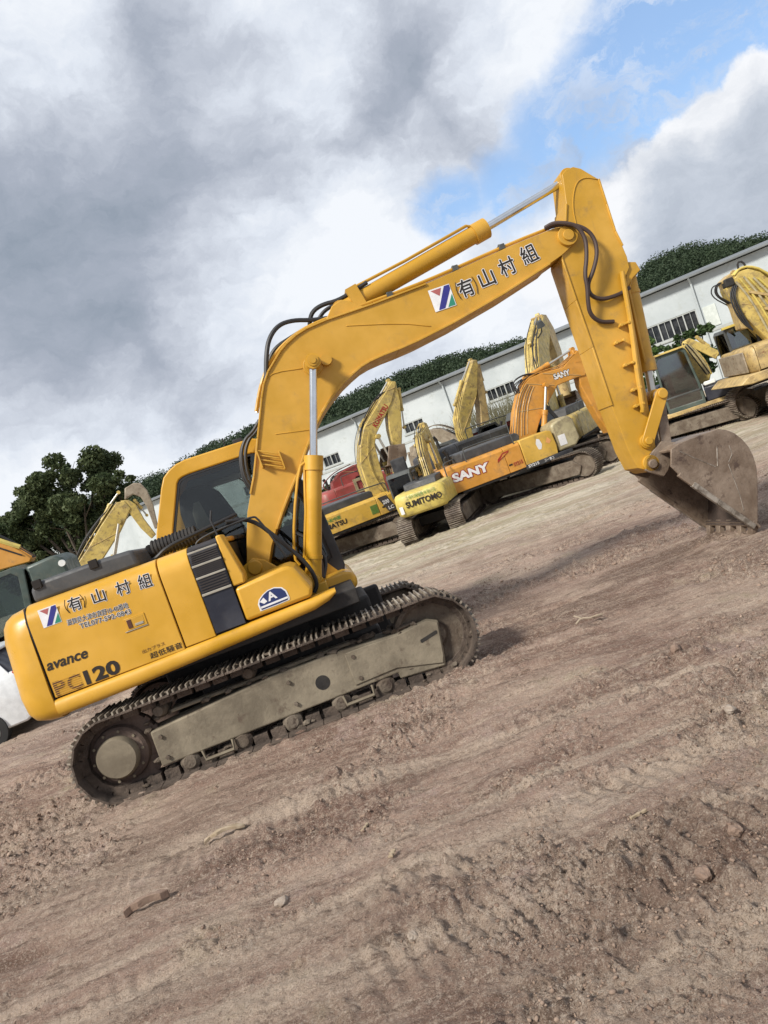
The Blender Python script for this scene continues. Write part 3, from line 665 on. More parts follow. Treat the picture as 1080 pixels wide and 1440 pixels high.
# ---- rails, hoses near the cab
rl = MB(); rl.tube([(-.30, -.62, 1.78), (-.28, -.62, 1.83), (-.10, -.62, 1.86), (.25, -.6, 1.87), (.30, -.6, 1.84), (.42, -.62, 1.42)], .010, 8, smooth=2); rl.build('handrail', 'rubber', H)
hose('handrail', [(.02, -.62, 1.90), (.236, -.55, 1.863), (.42, -.53, 1.57), (.576, -.52, 1.286), (.60, -.5, 1.09), (.54, -.5, 1.02)], .02, 'rubber', H)
hose('hose', [(-.82, -.6, 1.78), (-.68, -.6, 1.80), (-.55, -.6, 1.87), (-.30, -.5, 1.90), (-.05, -.4, 1.93), (.1, -.3, 1.95)], .018, 'rubber', H)
hose('hose', [(.66, -.26, 1.10), (.75, -.2, 1.25), (.70, -.15, 1.45), (.55, -.1, 1.6)], .02, 'rubber', H)
hose('hose', [(.60, -.30, 1.05), (.70, -.26, 1.2), (.68, -.2, 1.4)], .018, 'rubber_brown', H)
mr = MB(); mr.tube([(-.04, -1.0, 1.79), (-.05, -1.0, 1.95), (-.02, -1.0, 2.02)], .009, 6); mr.build('mirror_stay', 'rubber', H)
# ---- decals on the near side
YS = -1.203
d = MB(); logo(d, -1.556, 1.572, .15, YS); d.build('logo', LG, ed, smooth=0)
kanji('lettering', ed, [(-1.315, 1.617, -1.215, 1.615), (-1.122, 1.612, -1.02, 1.610), (-.925, 1.606, -.815, 1.603), (-.74, 1.598, -.635, 1.595)], .112, YS, 'txtblack', bold=.02)
def line(parent, s, p0, p1, h, mat, bold=0.0, back=None, shear=0.0, name='lettering', y=YS):
    m_ = MB(); rf = put_text(m_, s, p0, p1, h, y - .0009, bold, 1, shear)
    if back: put_text(m_, s, p0, p1, h, y, bold + .05, 0, shear, ref=rf)
    return m_.build(name, [back or 'white', mat], parent, smooth=0)
line(ed, '滋賀県大津市真野10-40番地', (-1.375, 1.525), (-.88, 1.492), .048, 'txtblack', .012, 'white')
line(ed, 'TEL077-592-0843', (-1.29, 1.468), (-.875, 1.442), .04, 'txtblack', .01, 'white')
line(ed, 'avance', (-1.648, 1.236), (-1.315, 1.228), .062, 'txtblack', .022, None, .25)
line(ed, '出力プラス', (-.90, 1.103), (-.71, 1.106), .030, 'txtmaroon', .008)
line(ed, '超低騒音', (-.855, 1.038), (-.585, 1.038), .050, 'txtblack', .012)
line(ed, '120', (-1.395, 1.022), (-1.105, 1.022), .118, 'txtblack', .04)
m_ = MB(); put_text(m_, 'P', (-1.645, 1.022), (-1.555, 1.022), .118, YS - .0015, .02, 0); put_text(m_, 'C', (-1.535, 1.022), (-1.425, 1.022), .118, YS - .0015, .02, 0)
m_.build('lettering', 'txtmaroon', ed, smooth=0)
m_ = MB()
for k in range(7): m_.box((-1.535, YS - .0021, 1.0315 + k * .0172), (.228, .0006, .0046))
m_.build('lettering_stripe', ye, ed, smooth=0)
em = MB(); pts = [(.100, 1.092), (.098, 1.15), (.118, 1.185), (.16, 1.215), (.21, 1.236), (.27, 1.24), (.33, 1.218), (.356, 1.18), (.362, 1.12), (.355, 1.098), (.24, 1.092)]
em.prism(pts, YS - .001, YS + .001, 0); em.prism(inset(pts, (.23, 1.165), .90), YS - .003, YS - .0012, 1)
put_text(em, 'A', (.19, 1.145), (.27, 1.150), .07, YS - .0045, .03, 0); em.prism([(.115, 1.11), (.35, 1.116), (.35, 1.132), (.115, 1.126)], YS - .005, YS - .0032, 0)
em.prism([(.12, 1.165), (.16, 1.19), (.18, 1.15), (.15, 1.14)], YS - .005, YS - .0032, 0)
em.build('emblem', ['white', 'emblem'], bxo, smooth=0)

# ================================================================== BACKGROUND EXCAVATORS
def bg_track(root, yaw, a, rad, width, gauge, x=0, y=0, mat='mud'):
    c, s = math.cos(yaw), math.sin(yaw)
    for sg in (-1, 1):
        tb = track_belt(a, rad, width, sg * gauge / 2, .19, 0, sg + 5)
        fr = MB(); fr.prism([(-a + .2, .2), (a - .2, .2), (a - .05, rad), (a - .3, rad * 1.5), (-a + .3, rad * 1.5), (-a + .05, rad)], sg * gauge / 2 - width * .4, sg * gauge / 2 + width * .4)
        whs = []
        for e in (-1, 1): wh = MB(); wh.lathe_y([(rad * .8, sg * gauge / 2 - width * .3), (rad * .8, sg * gauge / 2 + width * .3), (rad * .3, sg * gauge / 2 + width * .42)], (e * a, rad), 18); whs.append(wh)
        for mb in [tb, fr] + whs: mb.v = [(x + p[0] * c - p[1] * s, y + p[0] * s + p[1] * c, p[2]) for p in mb.v]
        tb.build('track', ['belt', 'grouser'], root, smooth=0); fr.build('track_frame', mat, root, bevel=.02)
        for wh in whs: wh.build('track_wheel', 'mud', root)
    cb = MB(); cb.box((0, 0, rad * 1.2), (a * 1.2, gauge, rad * .7)); cb.cyl((0, 0, rad * 1.5), (0, 0, rad * 2.4), .6, seg=24)
    cb.v = [(x + p[0] * c - p[1] * s, y + p[0] * s + p[1] * c, p[2]) for p in cb.v]; cb.build('carbody', 'dark', root, bevel=.02)

def bg_house(root, x0, x1, zb, zt, w, col, hood=None, split=None, cwx=.7, front=None):
    """House: rounded counterweight at the rear, panelled body, dark deck, engine cover."""
    cw_ = MB(); rings = []
    for z, d_ in ((zb, .10), (zb + .08, .02), ((zb + zt) / 2, 0), (zt - .12, .02), (zt - .04, .07), (zt, .18)):
        r_ = []
        for i in range(17):
            a = -math.pi / 2 + math.pi * i / 16; c, s = math.cos(a), math.sin(a)
            r_.append((x0 + cwx - max(0, cwx * abs(c) ** .6 - d_), (w - d_) * math.copysign(abs(s) ** .55, s), z))
        rings.append(r_)
    cw_.loft(rings); cwo = cw_.build('counterweight', col, root, smooth=50)
    xs = [x0 + cwx + .02] + (split or []) + [x1]; first = None
    for i, (a, b) in enumerate(zip(xs, xs[1:])):
        p = MB(); p.prism_x([(-w, zb + .06), (-w, zt - .1), (-w + .05, zt - .03), (-w + .14, zt), (w - .14, zt), (w - .05, zt - .03), (w, zt - .1), (w, zb + .06)], a, b - .015)
        o = p.build('body_panel', col, root, bevel=.012); first = first or o
    dk = MB(); dk.box(((x0 + x1) / 2 + .3, 0, zb + .03), (x1 - x0 - .5, 2 * w - .06, .10)); dk.build('deck', 'dark', root, bevel=.01)
    if hood:
        h_ = MB(); h_.prism([(hood[0], zt - .02), (hood[0] + .05, hood[2] - .03), (hood[0] + .12, hood[2]), (hood[1] - .1, hood[2]), (hood[1], hood[2] - .06), (hood[1], zt - .02)], -w + hood[3], w - .25); h_.build('engine_cover', 'hood', root, bevel=.03)
    rl_ = MB(); xa, xb = x0 + .35 * (x1 - x0), x1 - .15
    rl_.tube([(xa, -w + .06, zt - .02), (xa, -w + .06, zt + .34), (xa + .08, -w + .06, zt + .40), (xb - .1, -w + .06, zt + .36), (xb, -w + .06, zt + .28), (xb, -w + .06, zt - .02)], .02, 6, smooth=1)
    rl_.build('handrail', 'cabgrey', root)
    ep = MB(); ep.cyl((x0 + .9, .1, zt), (x0 + .9, .1, zt + .42), .06, seg=12); ep.cyl((x0 + .9, .1, zt + .36), (x0 + .82, .1, zt + .52), .065, seg=12); ep.build('exhaust', 'dark', root)
    hb_ = MB(); hb_.box((xb - .35, -w - .004, zb + .30), (.12, .012, .05)); hb_.build('door_handle', 'dark', first)
    return cwo, first

def bg_cab(root, pts, y0, y1, mat='cabgrey', glass='glass_dark', k=.80):
    c = (sum(p[0] for p in pts) / len(pts), sum(p[1] for p in pts) / len(pts)); inn = inset(pts, c, k)
    m_ = MB(); m_.ring(pts, inn, y0, y0 + .06); m_.ring(pts, inn, y1 - .06, y1)
    xs = [p[0] for p in pts]; zs = [p[1] for p in pts]; zt = max(zs); zb = min(zs)
    for i, a in enumerate(pts):                            # corner posts, roof and floor rails between the two sides
        b = pts[(i + 1) % len(pts)]; mid = (a[1] + b[1]) / 2
        if mid > zt - .12 * (zt - zb) or mid < zb + .12 * (zt - zb):
            q0 = inset([a, b], c, .94); m_.prism([a, b, q0[1], q0[0]], y0 + .05, y1 - .05)
    o = m_.build('cab', mat, root, bevel=.02)
    for y in (y0 + .02, y1 - .03):
        g_ = MB(); g_.prism(inset(pts, c, k + .02), y, y + .012); g_.build('cab_window', glass, o, smooth=0)
    for i, a in enumerate(pts):
        b = pts[(i + 1) % len(pts)]; mid = (a[1] + b[1]) / 2
        if not (mid > zt - .12 * (zt - zb) or mid < zb + .12 * (zt - zb)):
            q0 = inset([a, b], c, .985); q1 = inset([a, b], c, .975); g_ = MB(); g_.prism([q0[0], q0[1], q1[1], q1[0]], y0 + .06, y1 - .06); g_.build('cab_window', glass, o, smooth=0)
    s_ = MB(); xm = c[0]; s_.box((xm - .05, (y0 + y1) / 2, zb + .45), (.5, .5, .14)); s_.box((xm - .28, (y0 + y1) / 2, zb + .85), (.13, .48, .75)); s_.build('seat', 'seat', o, bevel=.04)
    return o

def bg_arm(root, boom, arm, bucket=None, mat='old_yellow', mat2=None, w=.22, by=.45, hoses=(), rams=(), pin=None):
    bm_ = MB(); bm_.prism(boom, -w, w); o = bm_.build('boom', mat, root, bevel=.025)
    a_ = None
    if arm:
        a2 = MB(); a2.prism(arm, -w * .85, w * .85); a_ = a2.build('arm', mat2 or mat, root, bevel=.025)
    if arm:
        n4 = len(arm) // 2; a0_, a1_ = arm[1], arm[n4 - 1] if n4 > 2 else arm[-1]
        dx_, dz_ = a1_[0] - a0_[0], a1_[1] - a0_[1]; L_ = math.hypot(dx_, dz_) or 1; ox_, oz_ = -dz_ / L_ * .16, dx_ / L_ * .16
        c_ = MB(); f_ = lambda u: (a0_[0] + dx_ * u + ox_, a0_[1] + dz_ * u + oz_); cylinder_ram(c_, f_(.15), f_(.6), f_(.95), .06, .03, 0); c_.build('bucket_cylinder', [mat2 or mat, 'rod'], root)
    if bucket:
        b_ = MB(); b_.prism(bucket, -by, -by + .05); b_.prism(bucket, by - .05, by); c = (sum(p[0] for p in bucket) / len(bucket), sum(p[1] for p in bucket) / len(bucket))
        for p, q in list(zip(bucket, bucket[1:] + bucket[:1]))[:-1]:
            i0 = inset([p, q], c, .88); b_.prism([p, q, i0[1], i0[0]], -by + .05, by - .05)
        bo_ = b_.build('bucket', 'bucket', root, bevel=.015)
        p, q = bucket[-1], bucket[-2]
        for k in range(5):
            t_ = MB(); y = -by + .08 + k * (2 * by - .16) / 4; t_.box((q[0] * .5 + p[0] * .5, y, min(p[1], q[1]) - .06), (.08, .09, .2)); t_.build('bucket_tooth', 'bucket', bo_, bevel=.01)
    nb_ = len(boom) // 2
    for k in range(1, nb_ - 1):
        p, q = boom[k], boom[-1 - k]
        if k % 2 == 0:
            r_ = MB(); r_.tube([(p[0] * .93 + q[0] * .07, -w - .004, p[1] * .93 + q[1] * .07), (q[0] * .9 + p[0] * .1, -w - .004, q[1] * .9 + p[1] * .1)], .012, 5); r_.build('weld_seam', 'ochre', o)
    for e in (0, 1):
        tp_ = MB(); tp_.tube([(p[0], -w + .05 + e * .09, p[1] + .02) for p in boom[1:max(4, int(len(boom) * .5))]], .016, 6, smooth=1); tp_.build('hydraulic_pipe', 'dusty' if e else mat, o)
    kn = max(2, len(boom) // 4)
    for e in range(5):
        p, q = boom[kn - 1], boom[min(kn + 2, len(boom) - 1)]; cx_, cz_ = sum(a[0] for a in boom) / len(boom), sum(a[1] for a in boom) / len(boom)
        mx_, mz_ = (p[0] + q[0]) / 2, (p[1] + q[1]) / 2; L_ = math.hypot(mx_ - cx_, mz_ - cz_) or 1; k_ = random.uniform(.22, .5)
        h_ = MB(); yy_ = random.uniform(-w, w); h_.tube([(p[0], yy_, p[1]), ((p[0] + mx_) / 2 + (mx_ - cx_) / L_ * k_, yy_ + .05, (p[1] + mz_) / 2 + (mz_ - cz_) / L_ * k_), ((q[0] + mx_) / 2 + (mx_ - cx_) / L_ * k_ * .8, yy_, (q[1] + mz_) / 2 + (mz_ - cz_) / L_ * k_ * .8), (q[0], yy_, q[1])], .018, 6, smooth=2); h_.build('hose', 'rubber', o)
    for pts, r, y in hoses:
        h_ = MB(); h_.tube([(x, y, z) for x, z in pts], r * .55, 6, smooth=2); h_.build('hose', 'rubber' if int(abs(y) * 50) % 2 else mat, o)
    for kind, b0, k0, e0, r, ys in rams:
        for y in ys:
            c_ = MB(); cylinder_ram(c_, b0, k0, e0, r, r * .5, y); c_.build(kind, [mat, 'rod'], root)
    return o, a_

def side_text(parent, s, p0, p1, h, y, mat, bold=.03, back=None, name='lettering'):
    m_ = MB(); rf = put_text(m_, s, p0, p1, h, y - .004, bold, 1)
    if back: put_text(m_, s, p0, p1, h, y, bold + .06, 0, ref=rf)
    return m_.build(name, [back or mat, mat], parent, smooth=0)
GRP = 'excavators'
def root_at(x, y, yaw, label):
    return empty('excavator', (x, y, base_z(y)), R(yaw), label, 'excavator', GRP)

# amber one just right of the main machine's boom cylinder
K = root_at(-.781, 26.5, 18, 'amber yellow excavator just right of the boom cylinder, with its bucket hanging high')
cwo, pan = bg_house(K, -3.1, .96, .93, 1.66, 1.3, 'kyellow', (-1.75, .35, 1.9, .35), [.28, .72])
bg_track(K, R(-38), 1.75, .45, .6, 2.0, .1, .4)
v_ = MB()
for k in range(8): v_.box((.0 + k * .033, -1.306, 1.26), (.016, .012, .30))
v_.build('vent', 'txtgreen', pan); v_ = MB(); v_.prism([(.34, 1.58), (.66, 1.58), (.90, 1.01), (.58, 1.01)], -1.312, -1.306); pl_ = v_.build('graphic_panel', 'brownblack', K, smooth=0)
side_text(pl_, '200', (.46, 1.30), (.70, 1.30), .14, -1.316, 'white'); side_text(pl_, 'LC', (.60, 1.08), (.80, 1.08), .12, -1.316, 'white')
side_text(K, 'KOMATSU', (-2.02, 1.16), (-.92, 1.16), .17, -1.308, 'txtblack', .04); side_text(K, '小松中国', (-1.62, 1.38), (-1.1, 1.38), .12, -1.308, 'txtgreen')
bK, aK = bg_arm(K, [(.49, 1.6), (.49, 1.97), (.53, 2.84), (.78, 3.49), (1.13, 4.03), (1.52, 4.34), (2.35, 4.97), (2.69, 5.23), (2.80, 5.15), (2.75, 5.0), (2.44, 4.57), (2.05, 4.17), (1.51, 3.69), (1.28, 3.32), (1.21, 2.60), (1.15, 1.6)],
    [(2.60, 5.28), (2.85, 5.20), (2.76, 4.47), (2.47, 3.51), (2.25, 2.99), (1.95, 3.05), (2.01, 3.67), (2.16, 4.25), (2.41, 4.80)],
    [(1.67, 3.12), (2.26, 3.0), (2.2, 2.6), (2.08, 2.39), (1.72, 2.36), (1.36, 2.47)], 'old_yellow', None, .24, .5,
    [([(.5, 2.0), (.42, 2.6), (.62, 3.5), (1.0, 4.1), (1.4, 4.4)], .018, y) for y in (-.2, -.05, .1)] + [([(1.0, 1.7), (.8, 2.4), (.9, 3.2), (1.2, 3.8)], .03, -.28)],
    [('arm_cylinder', (1.12, 4.12), (2.0, 4.78), (2.66, 5.32), .07, (0,)), ('boom_cylinder', (1.55, 1.5), (1.62, 2.6), (1.45, 3.55), .09, (-.36, .36))])
side_text(bK, 'KOMATSU', (1.55, 3.85), (2.25, 4.42), .20, -.245, 'txtred', .04)
# lemon yellow one seen from behind
S = root_at(1.80, 24.12, 72, 'lemon yellow excavator seen from behind, tucked against the rear of the orange excavator')
cwo, pan = bg_house(S, -2.3, 1.2, .90, 1.60, .80, 'syellow', (-1.6, .4, 1.80, .3), [-.6, .3], cwx=.25)
bg_track(S, R(0), 1.7, .45, .5, 1.55)
rear = lambda u, z: (-2.312, -u, z)
def rear_text(s, p0, p1, h, mat, bold=.04):
    m_ = MB(); put_text(m_, s, p0, p1, h, 0, bold, 0, plane=rear); m_.build('lettering', mat, cwo, smooth=0)
rear_text('SUMITOMO', (-.44, 1.15), (.70, 1.15), .19, 'txtblack'); rear_text('工程机械租售有限公司', (-.38, 1.39), (.56, 1.39), .12, 'txtgreen', .02)
m_ = MB(); m_.add([rear(-.66, 1.02), rear(-.55, 1.02), rear(-.55, 1.25), rear(-.66, 1.25)], [(0, 1, 2, 3)], 0); m_.build('sticker', 'white', cwo, smooth=0)
bg_cab(S, [(-.9, 1.45), (-.9, 2.08), (-.8, 2.2), (.6, 2.2), (.85, 1.9), (.95, 1.4)], .38, 1.18, 'cabgrey', 'glass_dark', .78)
bg_arm(S, [(-.5, 1.4), (-.35, 2.4), (.2, 3.1), (1.4, 3.30), (1.5, 3.1), (.5, 2.7), (.1, 2.1), (.1, 1.4)], [(1.2, 3.45), (1.55, 3.4), (1.8, 2.4), (1.9, 1.0), (1.65, 1.0), (1.35, 2.4)], None, 'old_yellow', None, .13, .4,
       [([(-.45, 1.5), (-.42, 2.4), (.1, 3.15), (.9, 3.4)], .022, y) for y in (-.10, -.03, .04, .10)], [('boom_cylinder', (.5, 1.3), (.55, 2.0), (.5, 2.8), .07, (-.22, .22))])
# the orange one
O_ = root_at(4.86, 25.0, 12, 'orange excavator with large white lettering on its flank and a black skirt strip')
cwo, pan = bg_house(O_, -3.22, -.42, .92, 1.82, 1.3, 'orange', (-2.25, -.15, 2.10, .45), [-1.0], cwx=.22)
fr_ = MB(); fr_.prism([(-.41, 1.0), (-.41, 1.85), (.60, 1.84), (.74, 1.78), (.78, 1.30), (.74, 1.02)], -1.3, -.5); fo_ = fr_.build('tool_box', 'kyellow', O_, bevel=.03)
st_ = MB(); st_.prism([(.14, 1.36), (.23, 1.34), (.30, 1.48), (.26, 1.66), (.17, 1.70), (.10, 1.55)], -1.306, -1.303, 0); st_.prism([(.44, 1.5), (.54, 1.42), (.64, 1.5), (.54, 1.64)], -1.306, -1.303, 1); st_.build('sticker', ['white', 'orange_sticker'], fo_, smooth=0)
sk_ = MB(); sk_.box((.40, -1.0, .96), (1.7, .62, .16)); so_ = sk_.build('side_skirt', 'black', O_, bevel=.02); side_text(so_, 'SY215', (-.38, .93), (.0, .93), .09, -1.316, 'white'); side_text(so_, '三一重工', (.2, .93), (.55, .93), .08, -1.316, 'white', .02)
tk = MB(); tk.prism([(.82, 1.06), (.81, 1.90), (.90, 1.98), (1.40, 2.08), (1.54, 2.0), (1.62, 1.88), (1.67, 1.25), (1.45, 1.06)], -1.25, -.35); tk.build('fuel_tank', 'cream', O_, bevel=.06)
tk = MB(); tk.box((1.04, -1.253, 1.38), (.25, .01, .34)); tk.build('sticker', 'white', O_, smooth=0)
side_text(O_, 'SANY', (-2.87, 1.32), (-1.62, 1.29), .28, -1.308, 'white', .05, 'txtred')
m_ = MB(); m_.prism([(-1.30, 1.42), (-.86, 1.62), (-.83, 1.68), (-1.06, 1.66), (-1.27, 1.52)], -1.309, -1.305); m_.prism([(-1.18, 1.50), (-.90, 1.63), (-1.05, 1.62)], -1.312, -1.3095, 1); m_.build('logo', ['txtred', 'orange'], O_, smooth=0); side_text(O_, 'SY215', (-.82, 1.13), (-.50, 1.14), .12, -1.306, 'txtred')
bg_track(O_, R(-52), 1.75, .46, .62, 2.15, 1.0, .2)
bO, aO = bg_arm(O_, [(-.05, 1.7), (.0, 2.02), (.30, 2.7), (.66, 3.25), (.90, 3.48), (1.14, 3.6), (1.53, 3.64), (2.41, 3.57), (3.09, 3.94), (3.28, 3.82), (3.38, 3.4), (3.08, 3.06), (2.78, 3.09), (2.01, 3.07), (1.78, 2.87), (1.35, 2.52), (.95, 2.1), (.66, 1.7)],
    [(2.96, 4.02), (3.30, 3.87), (3.40, 3.18), (3.45, 2.32), (3.62, .78), (3.26, .97), (3.07, 1.59), (2.83, 2.80), (2.90, 3.40)],
    [(3.2, 1.0), (3.75, .8), (3.95, .5), (3.8, .1), (3.45, .0), (3.15, .4)], 'orange', None, .24, .5,
    [([(-.1, 1.9), (.46, 2.9), (.92, 3.62), (1.55, 3.7), (2.4, 3.65), (2.95, 3.87)], .022, y) for y in (-.24, -.14, -.04, .06, .16)] + [([(2.9, 3.6), (3.35, 3.5), (3.52, 2.8), (3.52, 2.0)], .025, y) for y in (-.24, 0)],
    [('boom_cylinder', (.93, 1.75), (1.22, 2.42), (1.56, 3.22), .09, (-.36, .36)), ('arm_cylinder', (1.1, 3.66), (2.05, 3.83), (3.05, 4.04), .08, (0,)), ('bucket_cylinder', (3.56, 3.1), (3.58, 2.2), (3.68, 1.5), .07, (0,))])
p_ = MB()
for k in range(5): p_.tube([(-.02 + k * .11, -.245, 1.9), (.30 + k * .10, -.25, 2.68), (.62 + k * .09, -.25, 3.2 - k * .03), (.95 + k * .06, -.25, 3.46 - k * .04)], .010, 5, smooth=1, mi=k % 2)
p_.build('hydraulic_pipe', ['ochre', 'rubber'], bO)
side_text(bO, 'SANY', (1.97, 3.27), (2.58, 3.25), .20, -.245, 'white', .04, 'txtblack')
cb_ = bg_cab(O_, [(.4, 1.1), (.45, 2.5), (.6, 2.75), (1.6, 2.75), (1.95, 2.0), (2.0, 1.1)], .25, 1.25, 'cabgrey', 'glass_dark', .8)
# folded boom behind the orange one
E4 = root_at(5.038, 31.0, 30, 'pale worn yellow excavator behind the orange one, its boom folded to a sharp peak')
bg_house(E4, -3.3, .6, 1.35, 2.35, 1.3, 'hood', None, [-.9]); bg_track(E4, R(-10), 1.8, .5, .6, 2.2)
bg_arm(E4, [(-.84, 2.0), (-1.22, 2.0), (-1.34, 2.56), (-1.22, 3.28), (-.72, 3.97), (.46, 5.26), (.62, 5.24), (.62, 5.02), (.09, 3.93), (-.49, 3.24), (-.78, 2.83)], [(.44, 5.30), (.68, 5.24), (.66, 4.6), (.53, 3.81), (.25, 2.71), (-.21, 2.65), (.02, 3.3), (.16, 3.91)], None, 'old_yellow', 'ochre', .22, .5,
       [([(-1.3, 2.1), (-1.42, 2.8), (-1.2, 3.4), (-.6, 4.2)], .03, y) for y in (-.2, -.08, .04)], [('arm_cylinder', (-1.0, 3.8), (-.3, 4.6), (.5, 5.32), .07, (0,))])
bg_cab(E4, [(-.2, 1.4), (-.15, 2.45), (.0, 2.6), (.9, 2.6), (1.2, 2.2), (1.3, 1.4)], .25, 1.25)
# tall upright boom
E5 = root_at(7.815, 30.0, 60, 'grimy excavator with the tallest upright boom and a lamp, behind the orange boom')
bg_house(E5, -3.0, 1.2, 1.0, 1.95, 1.3, 'old_yellow', (-2.4, .4, 2.25, .3), [-.6]); bg_track(E5, R(-40), 1.8, .5, .6, 2.2)
bg_arm(E5, [(-1.6, 1.6), (-1.75, 2.4), (-1.35, 3.95), (-.3, 5.0), (1.74, 6.02), (2.0, 5.9), (2.09, 5.4), (.9, 4.6), (.1, 3.7), (-.5, 2.4), (-.6, 1.6)], [(1.7, 6.1), (2.4, 6.08), (2.9, 5.5), (2.9, 4.5), (2.5, 3.2), (2.2, 2.5), (1.9, 2.6), (2.0, 4.0), (1.9, 5.2)], [(2.0, 2.7), (2.6, 2.5), (2.6, 1.9), (2.2, 1.7), (1.8, 2.0)], 'old_yellow', 'ochre', .30, .5,
       [([(-1.65, 1.8), (-1.85, 2.6), (-1.5, 4.1), (-.4, 5.15), (1.2, 5.9)], .035, y) for y in (-.3, -.15, 0, .15)] + [([(-1.2, 3.6), (-1.9, 4.0), (-1.6, 4.9), (-.3, 5.3)], .03, -.34)], [('arm_cylinder', (-.5, 5.0), (.8, 5.65), (2.0, 6.15), .08, (0,)), ('boom_cylinder', (-.3, 1.6), (-.25, 2.7), (-.2, 3.9), .1, (-.4, .4))])
lm = MB(); lm.tube([(-.2, -.3, 5.1), (-.5, -.6, 5.25), (-1.1, -.8, 5.45)], .03, 6); lm.cyl((-1.1, -.8, 5.38), (-1.2, -.8, 5.60), .16, .10, seg=14); lm.build('work_lamp', 'cabgrey', E5)
bg_cab(E5, [(-.2, 1.1), (-.15, 2.4), (.0, 2.6), (.9, 2.6), (1.2, 2.2), (1.3, 1.1)], .25, 1.25)
# milky glass cab right of the arm
E6 = root_at(10.957, 25.0, -25, 'excavator with a grey-green milky glass cab, right beside the main excavator\'s bucket cylinder')
bg_cab(E6, [(-.80, .93), (-.80, 1.9), (-.76, 2.72), (-.68, 2.84), (.14, 2.86), (.24, 2.76), (.36, 1.55), (.36, .93)], -1.2, .1, 'cabgreen', 'glass_teal', .86)
w_ = MB(); w_.box((-.24, -1.22, 2.86), (1.05, .12, .06)); w_.build('roof_rail', 'old_yellow', E6, bevel=.01); w_ = MB(); w_.box((-.22, -1.215, 1.42), (1.1, .05, .05)); w_.build('window_bar', 'cabgrey', E6, bevel=.008)
h_ = MB(); h_.prism([(.40, .95), (.40, 1.42), (1.35, 1.40), (1.35, .95)], -1.15, .6); h_.prism([(-2.6, .95), (-2.6, 1.9), (-.85, 1.9), (-.85, .95)], -1.0, 1.2); h_.build('body_panel', 'navy', E6, bevel=.04)
d_ = MB(); d_.box((-.6, 0, .88), (3.6, 2.4, .14)); d_.build('deck', 'ochre', E6, bevel=.02); l_ = MB(); l_.box((.62, -1.17, 1.52), (.34, .06, .12)); l_.build('head_lamp', 'lamp', E6, bevel=.02)
bg_arm(E6, [(.2, 1.5), (.15, 2.74), (.22, 3.0), (.45, 2.92), (.60, 2.5), (.80, 1.85), (.62, 1.5)], [(.2, 3.0), (.45, 3.05), (1.2, 2.3), (1.0, 2.1)], None, 'old_yellow', None, .25, .5,
       [([(.35, 2.98), (.55, 2.6), (.72, 2.1), (.75, 1.7)], .04, y) for y in (-.28, -.16, -.04, .08, .2)])
for k in range(5):
    p_ = MB(); p_.tube([(.22 + k * .05, -.27, 2.95 - k * .03), (.36 + k * .06, -.28, 2.5), (.60 + k * .05, -.27, 1.75)], .022, 6, smooth=1); p_.build('hydraulic_pipe', 'cream' if k % 2 else 'rubber', E6)
bg_track(E6, R(-20), 1.7, .42, .6, 2.0, .1, 0)
# big ochre one at the right edge
E7 = root_at(12.15, 21.94, -8, 'big ochre excavator at the right edge, boom back covered with rows of pale hydraulic pipes')
cwo, pan = bg_house(E7, -1.02, 2.6, 1.36, 2.13, 1.32, 'ochre', None, [.6, 1.6], cwx=.16)
sd_ = MB(); sd_.box((-1.03, .1, 1.72), (.05, 2.0, .60)); sd_.build('rear_panel', 'dusty', E7, bevel=.02)
bg_cab(E7, [(-.90, 1.6), (-.94, 2.70), (-.88, 2.80), (.10, 2.80), (.15, 2.72), (.15, 1.6)], .30, 1.3, 'cabgrey', 'glass_teal', .86)
w_ = MB(); w_.box((-.40, .27, 2.83), (1.15, .14, .07)); w_.build('roof_rail', 'syellow', E7, bevel=.01)
d_ = MB(); d_.prism([(-1.5, 1.18), (-1.2, 1.38), (2.6, 1.38), (2.6, 1.16), (-1.2, 1.12)], -1.36, 1.3); d_.build('deck', 'ochre', E7, bevel=.03)
bg_track(E7, R(10), 2.1, .50, .65, 2.3, 1.55, .3)
bE, aE = bg_arm(E7, [(-.05, 2.1), (-.42, 2.88), (-.58, 3.40), (-.66, 3.55), (-.70, 3.90), (-.58, 4.08), (-.38, 4.10), (-.30, 4.22), (.02, 4.20), (.30, 4.00), (.66, 3.45), (1.1, 2.9), (1.5, 2.3), (1.2, 1.9), (.3, 2.0)], [(-.72, 4.14), (-.46, 4.26), (-.30, 3.9), (-.38, 3.2), (-.45, 2.6), (-.62, 2.65), (-.62, 3.3)], None, 'old_yellow', 'ochre', .30, .5)
for k in range(7):
    y = -.30 + k * .10; p_ = MB(); p_.tube([(-.40, y, 4.16), (-.20, y, 4.29), (.06, y, 4.26), (.36, y, 4.05), (.74, y, 3.48), (1.5, y, 2.5)], .032, 8, smooth=1); p_.build('hydraulic_pipe', 'syellow', bE)
for k in range(6):
    p_ = MB(); p_.tube([(-.42 + k * .12, -.34, 4.06 - abs(k - 1.5) * .06), (-.20 + k * .15, -.36, 3.4 - k * .05), (.02 + k * .17, -.34, 2.3)], .032, 8, smooth=1); p_.build('hydraulic_pipe', 'syellow' if k % 2 else 'cream', bE)
for k in range(3):
    p_ = MB(); p_.tube([(-.5 + k * .06, -.3, 3.9), (-.74 + k * .06, -.4, 3.6), (-.66 + k * .07, -.4, 2.9), (-.4, -.4, 2.5)], .026, 6, smooth=2); p_.build('hose', 'rubber', bE)
for x, z in ((.12, 3.4), (.40, 2.8)):
    p_ = MB(); p_.box((x, -.37, z), (.70, .06, .07), 0, Matrix.Rotation(R(30), 3, 'Y')); p_.build('pipe_clamp', 'ochre', bE)
